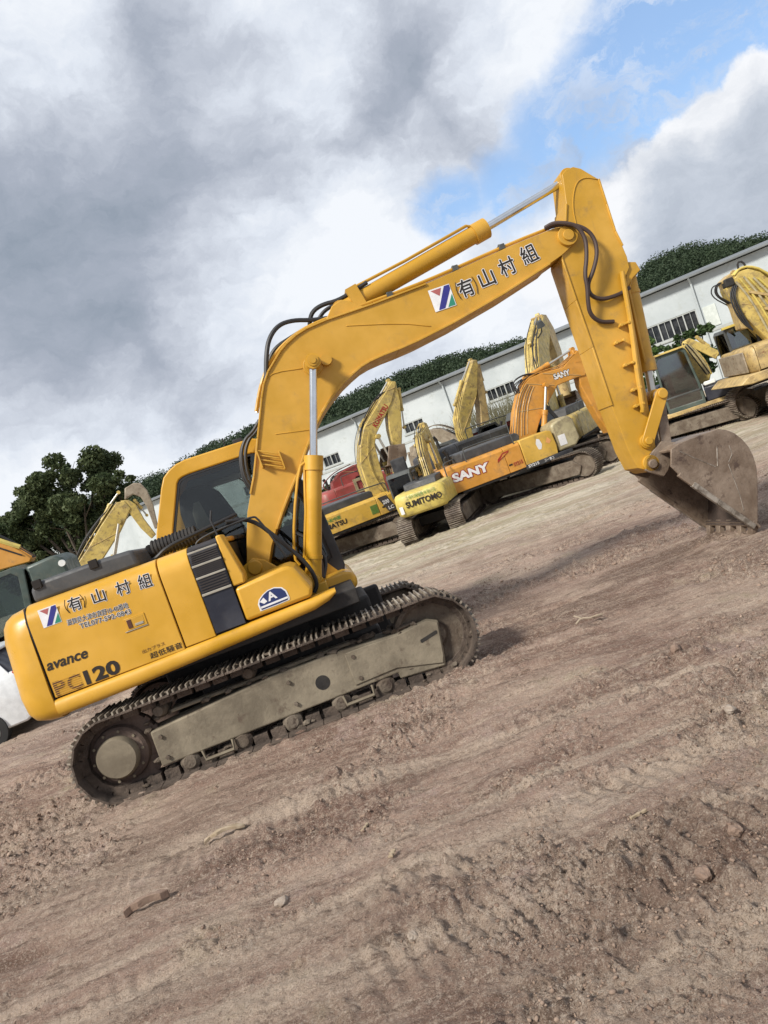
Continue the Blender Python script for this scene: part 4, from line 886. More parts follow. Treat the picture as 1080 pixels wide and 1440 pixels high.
p_ = MB(); p_.tube([(-.2, -.2, 4.2), (-.18, -.2, 4.48), (-.02, -.2, 4.45), (.02, -.2, 4.2)], .03, 6, smooth=1); p_.build('boom_bracket', 'dark', bE)
p_ = MB(); p_.box((-.58, -.2, 4.02), (.26, .3, .24)); p_.build('hose_block', 'dark', bE, bevel=.03)
# left side: cab close behind the counterweight
E8 = root_at(-7.883, 16.5, 10, 'excavator with dark green cab frame and orange boom, behind the main counterweight at left')
cp = [(-1.8, 1.10), (-1.8, 2.65), (-1.7, 2.86), (.20, 2.92), (.34, 2.80), (.22, 2.05), (.16, 1.10)]
bg_cab(E8, cp, -1.0, .1, 'cabgreen', 'glass', .84)
h_ = MB(); h_.prism([(.36, 1.0), (.36, 2.84), (.95, 2.88), (1.12, 2.74), (1.18, 1.0)], -.95, .4); h_.build('engine_cover', 'cabgreen', E8, bevel=.06)
l_ = MB(); l_.cyl((1.08, -.97, 2.66), (1.08, -1.03, 2.66), .07, seg=14); l_.build('work_lamp', 'lamp', E8)
h_ = MB(); h_.box((-.4, .1, 1.0), (2.9, 2.2, .2)); h_.build('deck', 'dark', E8, bevel=.03)
h_ = MB(); h_.prism([(-3.6, 1.1), (-3.6, 2.0), (-1.9, 2.0), (-1.9, 1.1)], -1.0, 1.2); h_.build('body_panel', 'orange', E8, bevel=.04); bg_track(E8, R(0), 1.7, .44, .5, 2.0, -.9, .1)
bg_arm(E8, [(-3.2, 3.4), (-2.4, 4.9), (-2.0, 5.1), (.10, 3.36), (.36, 3.0), (.30, 2.92), (-.42, 2.98), (-1.6, 3.6), (-2.3, 2.4), (-2.8, 2.0)], None, None, 'orange', None, .2, .5, [], [])
p_ = MB(); p_.tube([(-2.0, -.16, 5.14), (-.9, -.18, 4.22), (.22, -.18, 3.30)], .055, 6); p_.build('hydraulic_pipe', 'syellow', E8); p_ = MB(); p_.tube([(-1.9, -.215, 4.85), (-.8, -.215, 3.95), (.2, -.215, 3.12)], .02, 6); p_.build('hose', 'rubber', E8)
# left middle boom
E9 = root_at(-10.248, 28.0, 15, 'yellow excavator with a raised bent boom seen between the left tree and the main cab')
bg_house(E9, -3.0, 1.2, 1.0, 1.95, 1.3, 'old_yellow', (-2.4, .3, 2.2, .4), [-.6]); bg_track(E9, R(-5), 1.8, .5, .6, 2.2)
bg_arm(E9, [(-1.6, 1.8), (-1.2, 2.8), (-.46, 3.36), (.21, 3.95), (1.05, 4.60), (1.33, 4.56), (1.45, 4.22), (.81, 3.55), (-.2, 2.75), (-.7, 1.8)], [(1.20, 4.62), (1.48, 4.55), (1.66, 4.33), (1.75, 3.7), (1.95, 3.0), (1.75, 2.9), (1.52, 3.4), (1.36, 4.0)], None, 'old_yellow', None, .22, .5,
       [([(-1.3, 2.7), (-.6, 3.4), (.2, 4.05), (.9, 4.6)], .03, y) for y in (-.2, -.1, 0)], [('arm_cylinder', (.30, 4.12), (.80, 4.62), (1.24, 4.94), .07, (0,)), ('boom_cylinder', (-.2, 1.8), (.3, 2.8), (.9, 3.9), .09, (-.35, .35))])
ft = MB(); ft.prism([(1.35, 4.6), (1.5, 5.0), (1.86, 5.08), (2.1, 5.0), (2.23, 4.67), (2.25, 4.1), (2.12, 3.2), (1.98, 3.2), (2.0, 4.1), (1.92, 4.5), (1.7, 4.7)], -.16, .16); ft.build('jib', 'dusty', E9, bevel=.03)
bg_cab(E9, [(-.2, 1.1), (-.15, 2.3), (.0, 2.5), (.9, 2.5), (1.2, 2.1), (1.3, 1.1)], .25, 1.25)
# red one far behind
RD = root_at(-1.143, 33.0, 20, 'old red excavator mostly hidden behind the amber one, rounded red body against the white wall')
bg_house(RD, -1.7, 1.6, 1.3, 2.25, 1.3, 'red', None, [.1]); bg_track(RD, R(-10), 1.7, .5, .6, 2.2)
bg_arm(RD, [(-.75, 2.1), (-.62, 2.52), (-.12, 2.82), (.75, 2.92), (1.6, 2.7), (2.2, 2.4), (2.1, 2.2), (1.3, 2.4), (.5, 2.4), (.1, 2.1)], [(1.9, 2.6), (2.3, 2.5), (2.6, 1.4), (2.3, 1.3)], None, 'red', None, .22, .5, [([(-.8, 2.2), (-1.2, 2.5), (-.5, 2.9), (.4, 3.0)], .03, y) for y in (-.3, -.2)])
w_ = MB(); w_.ring([(-.1, 1.75), (.6, 1.75), (.6, 2.35), (-.1, 2.35)], [(.02, 1.87), (.48, 1.87), (.48, 2.23), (.02, 2.23)], -1.34, -1.30); w_.build('cab', 'cream', RD); bg_cab(RD, [(.0, 1.5), (.0, 2.5), (.9, 2.5), (1.0, 1.5)], .25, 1.25)
# dusty one whose curved boom shows above the lemon machine
DU = root_at(4.1, 33.5, 160, 'dusty grey-brown excavator with a low arched boom, far behind the lemon yellow one')
bg_house(DU, -3.0, 1.2, 1.1, 2.0, 1.3, 'dusty', None, [-.6]); bg_track(DU, R(-5), 1.8, .5, .6, 2.2)
bg_arm(DU, [(-.4, 1.9), (-.2, 2.5), (.4, 3.1), (1.0, 3.25), (1.6, 3.0), (2.1, 2.4), (1.85, 2.2), (1.3, 2.6), (.8, 2.7), (.3, 2.2), (.2, 1.9)], [(1.7, 2.9), (2.1, 2.8), (2.5, 1.3), (2.2, 1.2)], None, 'dusty', None, .25, .5, [([(-.3, 2.0), (-.3, 2.7), (.4, 3.3), (1.0, 3.4), (1.8, 3.1)], .035, y) for y in (-.25, -.1, .1, .25)])
bg_cab(DU, [(-.2, 1.1), (-.15, 2.3), (.0, 2.5), (.9, 2.5), (1.2, 2.1), (1.3, 1.1)], .25, 1.25)

# ================================================================== CAR
CAR = empty('car', (-6.822 - 1.5, 12.60 - .10, base_z(12.5)), R(4), 'white car parked behind the counterweight, cut off by the left edge', 'car')
def car_section(x, zb, zm, zt, wb, wt): return [(x, -wb, zb), (x, -wb - .02, (zb + zm) / 2), (x, -wb, zm), (x, -wt, zt), (x, wt, zt), (x, wb, zm), (x, wb + .02, (zb + zm) / 2), (x, wb, zb)]
b_ = MB(); b_.loft([car_section(*a) for a in ((-2.2, .40, .66, .72, .70, .56), (-2.1, .28, .76, .84, .80, .66), (-1.4, .24, .90, .98, .85, .72), (-.9, .24, .98, 1.06, .85, .76), (1.2, .24, 1.0, 1.08, .86, .80), (1.85, .26, .98, 1.08, .84, .78), (2.0, .34, .92, 1.04, .78, .72))])
cbo = b_.build('body', 'carwhite', CAR, bevel=.03, smooth=60)
b_ = MB(); b_.loft([[(x, -w, z0), (x, -w2, z1), (x, w2, z1), (x, w, z0)] for x, w, w2, z0, z1 in ((-1.1, .76, .75, 1.03, 1.06), (-.35, .79, .66, 1.05, 1.45), (.4, .80, .66, 1.05, 1.47), (1.5, .80, .66, 1.05, 1.45), (1.92, .76, .70, 1.03, 1.09))]); b_.build('cabin_glass', 'navy', CAR, smooth=0)
b_ = MB(); b_.loft([[(x, -w, z - .02), (x, -w + .06, z + .03), (x, w - .06, z + .03), (x, w, z - .02)] for x, w, z in ((-.42, .66, 1.44), (0, .68, 1.475), (.9, .68, 1.485), (1.62, .66, 1.45))]); b_.build('car_roof', 'carwhite', CAR, bevel=.02)
for x0_, x1_, xb0, xb1 in ((.35, .45, .3, .4), (1.42, 1.58, 1.50, 1.85), (-.40, -.30, -1.05, -.95)):
    for s1 in (-1, 1):
        b_ = MB(); b_.add([(xb0, s1 * .803, 1.04), (xb1, s1 * .803, 1.04), (x1_, s1 * .672, 1.46), (x0_, s1 * .672, 1.46), (xb0, s1 * .78, 1.04), (xb1, s1 * .78, 1.04), (x1_, s1 * .65, 1.46), (x0_, s1 * .65, 1.46)], [(0, 1, 2, 3), (7, 6, 5, 4), (0, 4, 5, 1), (1, 5, 6, 2), (2, 6, 7, 3), (3, 7, 4, 0)]); b_.build('roof_pillar', 'carwhite', CAR)
for x in (-1.35, 1.25):
    for y in (-.80, .80):
        w_ = MB(); w_.lathe_y([(.22, y - .1), (.30, y - .09), (.30, y + .09), (.22, y + .1)], (x, .30), 28); wo = w_.build('wheel', 'tyre', CAR); w_ = MB(); w_.lathe_y([(.19, y - .105), (.19, y + .105)], (x, .30), 20); w_.build('rim', 'chrome', wo)
for s1 in (-1, 1):
    b_ = MB(); b_.box((.0, s1 * .885, .575), (2.9, .03, .07)); b_.build('side_moulding', 'rubber', CAR, bevel=.01)
    b_ = MB(); b_.box((-2.08, s1 * .6, .70), (.16, .26, .12)); b_.build('headlight', 'lamp', CAR, bevel=.02)
    b_ = MB(); b_.box((1.93, s1 * .70, .95), (.12, .16, .26)); b_.build('tail_light', 'taillamp', CAR, bevel=.02)
b_ = MB(); b_.box((2.0, 0, .45), (.14, 1.5, .18)); b_.build('bumper', 'rubber', CAR, bevel=.03)

# ================================================================== WAREHOUSE
WH = empty('warehouse', (24.236, 40.70, -.8975), R(-36.112 + 180), 'long white warehouse with dark windows and low grey roof behind the row of excavators', 'building')
# local x runs to the far left end of the wall, local +y runs away behind it is -y here
EZ = 6.45
def wbox(mb, s0, s1, z0, z1, n0, n1, mi=0): mb.box(((s0 + s1) / 2, (n0 + n1) / 2, (z0 + z1) / 2 + .8975), (abs(s1 - s0), abs(n1 - n0), abs(z1 - z0)), mi)
wins = [(32.2, 34.0, 2.62, 3.50, 2), (23.9, 25.7, 2.86, 3.62, 2), (16.3, 18.5, 2.92, 3.75, 3), (4.4, 7.35, 2.60, 3.74, 4), (.2, 1.2, 2.65, 3.72, 2), (41.5, 43.5, 2.7, 3.6, 2), (50, 52, 2.7, 3.6, 2), (-4, -1, 2.65, 3.72, 4)]
wl_ = MB(); ss = sorted([-8, 76] + [w[0] for w in wins] + [w[1] for w in wins])
for a, b in zip(ss, ss[1:]):
    w = next((w for w in wins if abs(w[0] - a) < 1e-6), None)
    if w: wbox(wl_, a, b, -1.5, w[2], 0, -.25); wbox(wl_, a, b, w[3], 5.45, 0, -.25)
    else: wbox(wl_, a, b, -1.5, 5.45, 0, -.25)
wbox(wl_, -8.0, -7.75, -1.5, 5.45, -.25, -18); wbox(wl_, 75.75, 76, -1.5, 5.45, -.25, -18); wbox(wl_, -8, 76, -1.5, 5.45, -18, -18.25)
wall = wl_.build('wall', 'wall', WH, smooth=0)
for s0, s1, z0, z1, n in wins:
    f_ = MB(); t = .07
    wbox(f_, s0, s1, z0, z0 + t, -.02, -.14); wbox(f_, s0, s1, z1 - t, z1, -.02, -.14)
    for k in range(n + 1):
        c = s0 + t / 2 + (s1 - s0 - t) * k / n; wbox(f_, c - t / 2, c + t / 2, z0 + t, z1 - t, -.02, -.14)
    for k in range(n):
        c = s0 + (s1 - s0) * (k + .5) / n; wbox(f_, c - .012, c + .012, z0 + t, z1 - t, -.05, -.12)
    wbox(f_, s0 - .12, s1 + .12, z0 - .1, z0 - .003, .08, -.002)
    fo = f_.build('window', 'winframe', WH, smooth=0)
    g_ = MB(); wbox(g_, s0, s1, z0, z1, -.16, -.19); g_.build('pane', 'winglass', fo, smooth=0)
r_ = MB(); r_.prism_x([(.45, EZ - .05), (.45, EZ + .06), (-9.0, EZ + .95), (-18.6, EZ + .06), (-18.6, EZ - .05)], -8.6, 76.6); r_.build('roof', 'roof', WH, smooth=0)
g_ = MB(); g_.box((34, .50, EZ - .02), (85, .10, .10)); g_.build('gutter', 'roof', WH, bevel=.02)
for s_ in (4.2, 13.0, 21.4, 29.6, 38, 47):
    p_ = MB(); p_.tube([(s_, .45, EZ - .05), (s_, .12, EZ - .4), (s_, .09, .1)], .06, 8); p_.build('downpipe', 'wall', WH)
sh_ = MB(); wbox(sh_, 3.35, 4.05, 2.45, 3.66, .05, -.02); sh_.build('shutter', 'shutter', WH, smooth=0)
sg = MB(); wbox(sg, -2, 46, 2.2, 2.35, .035, -.02); sg.build('wall_band', 'winframe', WH, smooth=0)

# ================================================================== VEGETATION
rng = np.random.default_rng(11)
def leaf_cloud(centers, radii, n, size, flat_=.75):
    """n leaf quads spread through blobs; returns verts, quads."""
    centers = np.asarray(centers, float); radii = np.asarray(radii, float); w = radii ** 2; w /= w.sum()
    k = rng.choice(len(centers), n, p=w)
    d = rng.normal(size=(n, 3)); d /= np.linalg.norm(d, axis=1)[:, None]
    rr = rng.random(n) ** .42; p = centers[k] + d * (radii[k] * rr)[:, None] * np.array([1, 1, flat_])
    a = rng.normal(size=(n, 3)); a /= np.linalg.norm(a, axis=1)[:, None]
    b = np.cross(a, rng.normal(size=(n, 3))); b /= np.linalg.norm(b, axis=1)[:, None]
    s = size * rng.uniform(.55, 1.35, n)[:, None]
    v = np.stack([p - a * s, p + b * s * .55, p + a * s, p - b * s * .55], 1).reshape(-1, 3)
    return v, np.arange(4 * n).reshape(n, 4)

def tree(name, x, y, blobs, n, size, mat, label, trunk_h, r=.28, cat='tree', group=None):
    """blobs: (dx, dy, z above local ground, radius)."""
    z = base_z(y); t = empty(name, (x, y, z), 0, label, cat, group)
    tr = MB(); tr.tube([(0, 0, -.2), (.1, 0, trunk_h * .5), (-.05, 0, trunk_h)], [r * 1.25, r, r * .75], 10, smooth=1)
    for bx_, by_, bz, br in blobs:
        m_ = Vector((bx_ * .45, by_ * .45, trunk_h + (bz - trunk_h) * .35)); e = Vector((bx_, by_, bz))
        tr.tube([(-.05, 0, trunk_h - .1), m_, m_.lerp(e, .6) + Vector((0, 0, .15)), e], [r * .5, r * .32, r * .2, .02], 6, smooth=1)
        for q in range(3):
            f = e + Vector((random.uniform(-1, 1), random.uniform(-1, 1), random.uniform(-.3, .8))) * br * .8; tr.tube([m_.lerp(e, .7), f], [r * .16, .01], 5)
    tr.build('trunk', 'bark', t)
    c = []; rad = []
    for bx_, by_, bz, br in blobs:
        for q in range(9):
            o = rng.normal(size=3) * br * .45; c.append((bx_ + o[0] * 1.25, by_ + o[1] * 1.25, bz + o[2] * .85)); rad.append(br * rng.uniform(.28, .62))
    v, f = leaf_cloud(c, rad, n, size); np_mesh('crown', v, f, mat, t)
    return t
# the wide tree at the left (image outline turned into crown lumps at 38 m)
TY = 38.0
def tl(px_x, zy): return px_x * TY, zy * TY + 1.94 - base_z(TY)
tb_ = []
for (X, Zy, rr, dy) in ((-.385, .130, 1.25, 0), (-.345, .130, 1.2, .6), (-.325, .110, 1.15, 0), (-.43, .118, 1.05, .3), (-.468, .098, 1.0, -.3), (-.50, .09, 1.0, .2), (-.36, .088, 1.0, -.7), (-.395, .075, .95, 0), (-.44, .065, 1.0, .5), (-.475, .052, .95, -.5), (-.415, .045, .9, .6), (-.36, .060, .9, .4), (-.385, .040, .7, .2), (-.52, .06, 1.0, 0), (-.31, .092, .8, .2), (-.40, .105, 1.0, -.5), (-.44, .09, .9, -.2), (-.345, .075, .8, .5), (-.50, .035, 1.0, .3), (-.45, .03, .9, 0)):
    x, z = tl(X, Zy - .014); tb_.append((x + .395 * TY, dy, z, rr))
tree('broadleaf_tree', -.395 * TY, TY, tb_, 60000, .10, 'leaf1', 'wide dark leafy tree with sky gaps at the left edge of the yard', 2.6, .26)
# bushes
def shrub(x, y, blobs, n, size, mat, label, cat='shrub', name='shrub'):
    return tree(name, x, y, blobs, n, size, mat, label, .4, .05, cat)
shrub(14.6, 37.5, [(-.5, 0, 2.2, .7), (.5, 0, 2.9, .7), (0, 0, 1.4, .8), (.2, .3, 3.4, .5)], 4500, .10, 'leaf3', 'bright green bush between the orange boom and the main excavator\'s arm')
shrub(13.4, 29.2, [(-.8, 0, 2.9, .30), (-.2, 0, 3.1, .33), (.5, 0, 3.15, .32), (0, 0, 2.2, .6)], 2600, .09, 'leaf5', 'leafy green creeper bush above the milky glass cab at the right')
shrub(-4.0, 40.0, [(-.5, 0, 2.0, .8), (.6, 0, 2.3, .8), (0, 0, 1.2, 1.0)], 3000, .11, 'leaf1', 'olive bush against the warehouse beside the red excavator')
# dry reeds
RX, RY = 7.9, 43.0
rd = empty('reed_clump', (RX, RY, base_z(RY)), 0, 'pale dry reeds in front of the warehouse, right of the folded boom', 'reeds')
v = []; f = []
for i in range(900):
    x = random.gauss(0, 1.3); y = random.gauss(0, .5); h = random.uniform(2.2, 3.9); lx = random.gauss(0, .45); w = .02
    b0 = len(v); v += [(x - w, y, 0), (x + w, y, 0), (x + lx * .4 + w, y, h * .65), (x + lx * .4 - w, y, h * .65), (x + lx + .004, y, h), (x + lx - .004, y, h)]; f += [(b0, b0 + 1, b0 + 2, b0 + 3), (b0 + 3, b0 + 2, b0 + 4, b0 + 5)]
np_mesh('blades', np.array(v), np.array(f), 'leaf4', rd)
# wooded hills far behind
prof = [(-.9, .09), (-.6, .085), (-.42, .08), (-.285, .079), (-.251, .077), (-.19, .088), (-.135, .093), (-.119, .095), (-.06, .092), (-.002, .090), (.074, .093), (.119, .094), (.167, .089), (.215, .084), (.253, .077), (.29, .070), (.33, .072), (.37, .085), (.407, .103), (.425, .112), (.452, .118), (.486, .115), (.522, .106), (.54, .100), (.56, .101), (.597, .091), (.7, .085), (.95, .07)]
HY = 150.0
def ridge(x): return np.interp(x, [p[0] for p in prof], [p[1] for p in prof])
nx, ny = 220, 26; X_, Y_ = np.meshgrid(np.linspace(-.95, .95, nx), np.linspace(0, 1, ny))
yy = 100 + Y_ * 100; top = (ridge(X_) * HY + 1.94 - 3.0)
zz = -.95 + (top + .95) * np.where(Y_ <= .5, np.sin(np.pi * Y_), np.cos((Y_ - .5) * np.pi * .8)) ** 1.0
hv = np.stack([X_ * HY * (.8 + .4 * Y_), yy, zz], -1).reshape(-1, 3); idx = np.arange(nx * ny).reshape(ny, nx)
hf = np.stack([idx[:-1, :-1], idx[:-1, 1:], idx[1:, 1:], idx[1:, :-1]], -1).reshape(-1, 4)
tag(np_mesh('hill', hv, hf, 'leaf2', None, True), 'low wooded hill behind the warehouse', 'hill', kind='structure')
C = []; RR = []
for i in range(1750):
    x = rng.uniform(-.8, .85); u = rng.choice([rng.uniform(.12, .5), rng.uniform(.28, .5), .5, .48, .42]); fall = np.sin(np.pi * u)
    zt_ = -.95 + (ridge(x) * HY + 1.94 - 3.0 + .95) * fall; r_ = rng.uniform(1.4, 2.6) * (1.15 if x > .38 else 1)
    C.append((x * HY * (.8 + .4 * u), 100 + u * 100, zt_ + r_ * .62 + rng.uniform(-.3, .5))); RR.append(r_)
v, f = leaf_cloud(C, RR, 380000, .21, .8)
tag(np_mesh('forest', v, f, 'leaf2'), 'dark green forest covering the hill behind the warehouse', 'forest', kind='stuff')

# ================================================================== GROUND
def hsh(ix, iy, seed):
    h = (ix.astype(np.int64) * 374761393 + iy.astype(np.int64) * 668265263 + seed * 1442695041) & 0xffffffff
    h = ((h ^ (h >> 13)) * 1274126177) & 0xffffffff; h = (h ^ (h >> 16)) & 0xffffffff
    return h / 4294967295.0
def vnoise(x, y, seed):
    ix = np.floor(x); iy = np.floor(y); fx = x - ix; fy = y - iy; fx = fx * fx * (3 - 2 * fx); fy = fy * fy * (3 - 2 * fy)
    a = hsh(ix, iy, seed); b = hsh(ix + 1, iy, seed); c = hsh(ix, iy + 1, seed); d = hsh(ix + 1, iy + 1, seed)
    return (a * (1 - fx) + b * fx) * (1 - fy) + (c * (1 - fx) + d * fx) * fy - .5
def fbm(x, y, seed, o=5, g=.5):
    s = 0; a = 1.
    for i in range(o): s = s + a * vnoise(x * 2 ** i + i * 17.3, y * 2 ** i - i * 9.1, seed + i); a *= g
    return s
def clods(x, y, cell, seed):
    gx = np.floor(x / cell); gy = np.floor(y / cell); out_ = np.zeros_like(x)
    for dx in (-1, 0, 1):
        for dy in (-1, 0, 1):
            cx = gx + dx; cy = gy + dy; r = (.25 + .4 * hsh(cx, cy, seed + 5)) * cell * (hsh(cx, cy, seed + 6) > .35)
            px_ = (cx + hsh(cx, cy, seed)) * cell; py_ = (cy + hsh(cx, cy, seed + 1)) * cell
            ang = hsh(cx, cy, seed + 8) * 3.14; c, s = np.cos(ang), np.sin(ang); ex = (x - px_) * c + (y - py_) * s; ey = (-(x - px_) * s + (y - py_) * c) * 1.5
            d = 1 - (ex * ex + ey * ey) / np.maximum(r * r, 1e-9); out_ = np.maximum(out_, np.sqrt(np.clip(d, 0, None)) * r * .75)
    return out_
def sstep(a, b, x): t = np.clip((x - a) / (b - a), 0, 1); return t * t * (3 - 2 * t)
def loose_mask(x, y): return np.clip(sstep(.0, .26, fbm(x * .55 + 3, y * .8, 55, 4)) + .5 * sstep(.04, .28, fbm(x * 1.5 + 9, y * 2.3, 56, 4, .6)), 0, 1)
def ground_h(x, y):
    b = -SLOPE * (np.minimum(y, 24) - 6.05)
    near = 1 - .7 * sstep(18, 40, y)
    h = .085 * fbm(x * .45, y * .6, 1, 4) + .03 * fbm(x * 1.7 + y * .2, y * 2.6, 9, 4, .6)
    a = R(7); u = x * math.cos(a) + y * math.sin(a); v_ = -x * math.sin(a) + y * math.cos(a)
    streak = fbm(u * .55, v_ * 7.0, 21, 4, .6); m1 = sstep(-.1, .3, fbm(x * .35, y * .8, 33, 3))
    h = h + near * .055 * streak * (.30 + m1)
    # grouser prints in crossing belts
    for (c0, ang, ph, wid, amp, sd) in ((2.62, 3, 0, .27, .022, 3), (3.30, 5, .4, .27, .022, 4), (4.35, -2, .2, .25, .010, 5), (8.8, 4, .1, .3, .03, 6), (11.5, 6, .1, .3, .03, 8), (2.2, 14, .5, .22, .012, 9)):
        q = R(ang); uu = x * math.cos(q) + y * math.sin(q); vv = -x * math.sin(q) + y * math.cos(q) - c0
        k = sstep(wid, wid * .8, np.abs(vv + .05 * fbm(uu * .7, uu * 0, sd, 2))) * sstep(-.12, .12, fbm(uu * .8 + 5, vv * 2, sd + 40, 3))
        h = h + k * (amp * .5 * (np.abs(((uu + .03 * fbm(uu * 3, vv * 3, sd, 2) + .25 * vv) / .085 + ph) % 1 - .5) * 4 - 1) - .012)
    rough_m = loose_mask(x, y) ; loose = .06 + .94 * rough_m
    heap = np.exp(-(((x - .78) / .50) ** 2 + ((y - 2.62) / .38) ** 2)) + .8 * np.exp(-(((x - 1.55) / .22) ** 2 + ((y - 4.9) / .25) ** 2)) + .5 * np.exp(-(((x + .9) / .6) ** 2 + ((y - 4.7) / .3) ** 2)) + .7 * np.exp(-(((x + .45) / .3) ** 2 + ((y - 3.05) / .25) ** 2))
    h = h + heap * .05
    near2 = 1 - sstep(7, 16, y)
    h = h + near * (loose * .9 + heap) * clods(x, y, .17, 70) * .45 + near2 * (loose * 1.0 + .10 + heap) * clods(x, y, .075, 90) * .9 + near2 * (.22 + loose * 1.0 + heap * .5) * clods(x + 3, y, .032, 110) * 1.25
    h = h + near2 * .024 * fbm(x * 14, y * 18, 77, 4, .65) * (.35 + loose)
    keep = np.clip(1.25 - np.exp(-((x + 1.4) / 2.1) ** 4 - ((y - 7.0) / 1.5) ** 4), .25, 1)      # firm under the tracks
    # spoil squeezed up along the near track
    berm = .035 * np.exp(-((y - (6.05 + .087 * (x + 1.4))) / .22) ** 4) * sstep(2.1, 1.5, np.abs(x + 1.45)) * (.7 + clods(x, y, .12, 130) * 12)
    spoil = .065 * np.exp(-(((x - 3.22) / .38) ** 2 + ((y - 7.62) / .55) ** 2)) * (.75 + 6 * clods(x, y, .14, 140))
    return b + h * keep + berm + spoil
def rows():
    r = list(np.linspace(-14, .9, 12)); y = 1.0
    while y < 46: r.append(y); y *= 1.0042
    while y < 600: r.append(y); y *= 1.06
    return np.array(r)
ry = rows(); nc = 1240; tt = np.linspace(-1, 1, nc); tt = .55 * tt + .45 * tt ** 3
GX, GYm = np.meshgrid(tt, ry); GX = GX * (4.5 + 1.15 * np.maximum(GYm, 0)); GZ = ground_h(GX, GYm)
ga = 1 - sstep(9, 15, GYm)
pale = np.zeros_like(GX)
for c0, ang, wid in ((3.22, 5, .30), (2.75, 3, .22), (3.62, 6, .12), (4.5, -3, .16), (2.1, 10, .3)):
    q = R(ang); vv = -GX * math.sin(q) + GYm * math.cos(q) - c0 + .10 * fbm(GX * .8, GYm * 0 + c0, 61, 3); uu = GX * math.cos(q)
    pale = np.maximum(pale, sstep(wid, wid * .35, np.abs(vv)) * sstep(-.25, .15, fbm(uu * .9 + c0, vv * 5, 62, 4)))
damp = np.maximum.reduce([np.exp(-(((GX - 2.2 - .25 * (GYm - 7.5)) / 2.3) ** 2 + ((GYm - 7.6) / 1.5) ** 2) ** 2), .9 * np.exp(-(((GX - .62) / .55) ** 2 + ((GYm - 2.62) / .36) ** 2) ** 2), .8 * np.exp(-(((GX + 2.6) / 1.5) ** 2 + ((GYm - 5.0) / .6) ** 2) ** 2), .6 * np.exp(-(((GX + .2) / .8) ** 2 + ((GYm - 2.35) / .25) ** 2) ** 2)])
damp = damp * sstep(-.32, .12, fbm(GX * 1.3, GYm * 2.4, 64, 5, .6))
pale = pale * (.55 + .45 * sstep(-.2, .2, fbm(GX * 1.2, GYm * 16, 63, 3)))
gidx = np.arange(GX.size).reshape(GX.shape)
gf = np.stack([gidx[:-1, :-1], gidx[:-1, 1:], gidx[1:, 1:], gidx[1:, :-1]], -1).reshape(-1, 4)
def earth():
    m, t, o = nt('yard_earth'); v = coords(t)
    p = N(t, 'ShaderNodeBsdfPrincipled', Roughness=.93); p.inputs['Specular IOR Level'].default_value = .25; t.links.new(p.outputs[0], o.inputs[0])
    v2 = coords(t, (.45, 1.7, 1)); v3 = coords(t, (.22, 2.6, 1))
    c = mixc(t, ramp(t, noise(t, v2, 1.1, 7, .65, .5), .40, .60), (.21, .125, .092), (.40, .275, .212))
    c = mixc(t, ramp(t, noise(t, v, .55, 5, .6), .46, .64, 0, .75), c, (.52, .395, .305))
    c = mixc(t, ramp(t, noise(t, v, 1.1, 6, .7), .56, .70, 0, .55), c, (.32, .285, .165))
    c = mixc(t, ramp(t, noise(t, v, .8, 6, .7, .3), .57, .70, 0, .6), c, (.235, .15, .115)); c = mixc(t, ramp(t, noise(t, v, 1.7, 5, .7, .6), .56, .68, 0, .6), c, (.45, .325, .285))
    at = N(t, 'ShaderNodeAttribute', attribute_name='pale'); c = mixc(t, mathn(t, 'MULTIPLY', at.outputs['Fac'], .7), c, (.60, .48, .37)); c = mixc(t, ramp(t, noise(t, v, 2.6, 7, .75), .56, .66, 0, .6), c, (.58, .455, .35))
    ad = N(t, 'ShaderNodeAttribute', attribute_name='damp'); c = mixc(t, mathn(t, 'MULTIPLY', ad.outputs['Fac'], .85), c, (.17, .104, .074))
    c = mixc(t, ramp(t, noise(t, v3, 5, 6, .7), .54, .64, 0, .5), c, (.57, .45, .345))
    al = N(t, 'ShaderNodeAttribute', attribute_name='loose'); lo = ramp(t, al.outputs['Fac'], 0, 1, .55, 1.0); ml = lambda q: mathn(t, 'MULTIPLY', q, lo)
    c = mixc(t, ramp(t, noise(t, v2, 9, 8, .8), .50, .60, 0, .45), c, (.54, .42, .325))
    c = mixc(t, ramp(t, noise(t, v2, 6, 8, .8), .53, .61, 0, .75), c, (.15, .098, .070))
    c = mixc(t, ml(ramp(t, noise(t, v, 38, 5, .8), .53, .60, 0, .8)), c, (.62, .51, .41))
    c = mixc(t, ml(ramp(t, noise(t, v, 52, 5, .8), .53, .60, 0, .85)), c, (.12, .08, .058))
    c = mixc(t, ml(ramp(t, noise(t, v, 120, 4, .8), .55, .60, 0, .75)), c, (.66, .56, .46))
    c = mixc(t, ml(ramp(t, noise(t, v, 150, 4, .8), .55, .60, 0, .8)), c, (.10, .066, .05))
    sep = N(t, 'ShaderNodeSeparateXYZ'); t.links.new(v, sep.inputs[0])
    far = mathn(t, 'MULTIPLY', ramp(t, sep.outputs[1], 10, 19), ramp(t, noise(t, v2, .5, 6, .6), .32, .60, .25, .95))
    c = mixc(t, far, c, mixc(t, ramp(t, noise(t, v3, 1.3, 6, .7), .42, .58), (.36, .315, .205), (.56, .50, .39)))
    t.links.new(c, p.inputs['Base Color'])
    b = N(t, 'ShaderNodeBump', Strength=1.0, Distance=.03); t.links.new(mathn(t, 'ADD', noise(t, v, 45, 8, .75), mathn(t, 'MULTIPLY', noise(t, v, 190, 4, .7), .35)), b.inputs['Height'])
    t.links.new(b.outputs[0], p.inputs['Normal'])
    return m
M['earth'] = earth()
gr_ = tag(np_mesh('ground', np.stack([GX, GYm, GZ], -1).reshape(-1, 3), gf, 'earth', None, True), 'brown rutted earth of the machine yard', 'ground', kind='structure')
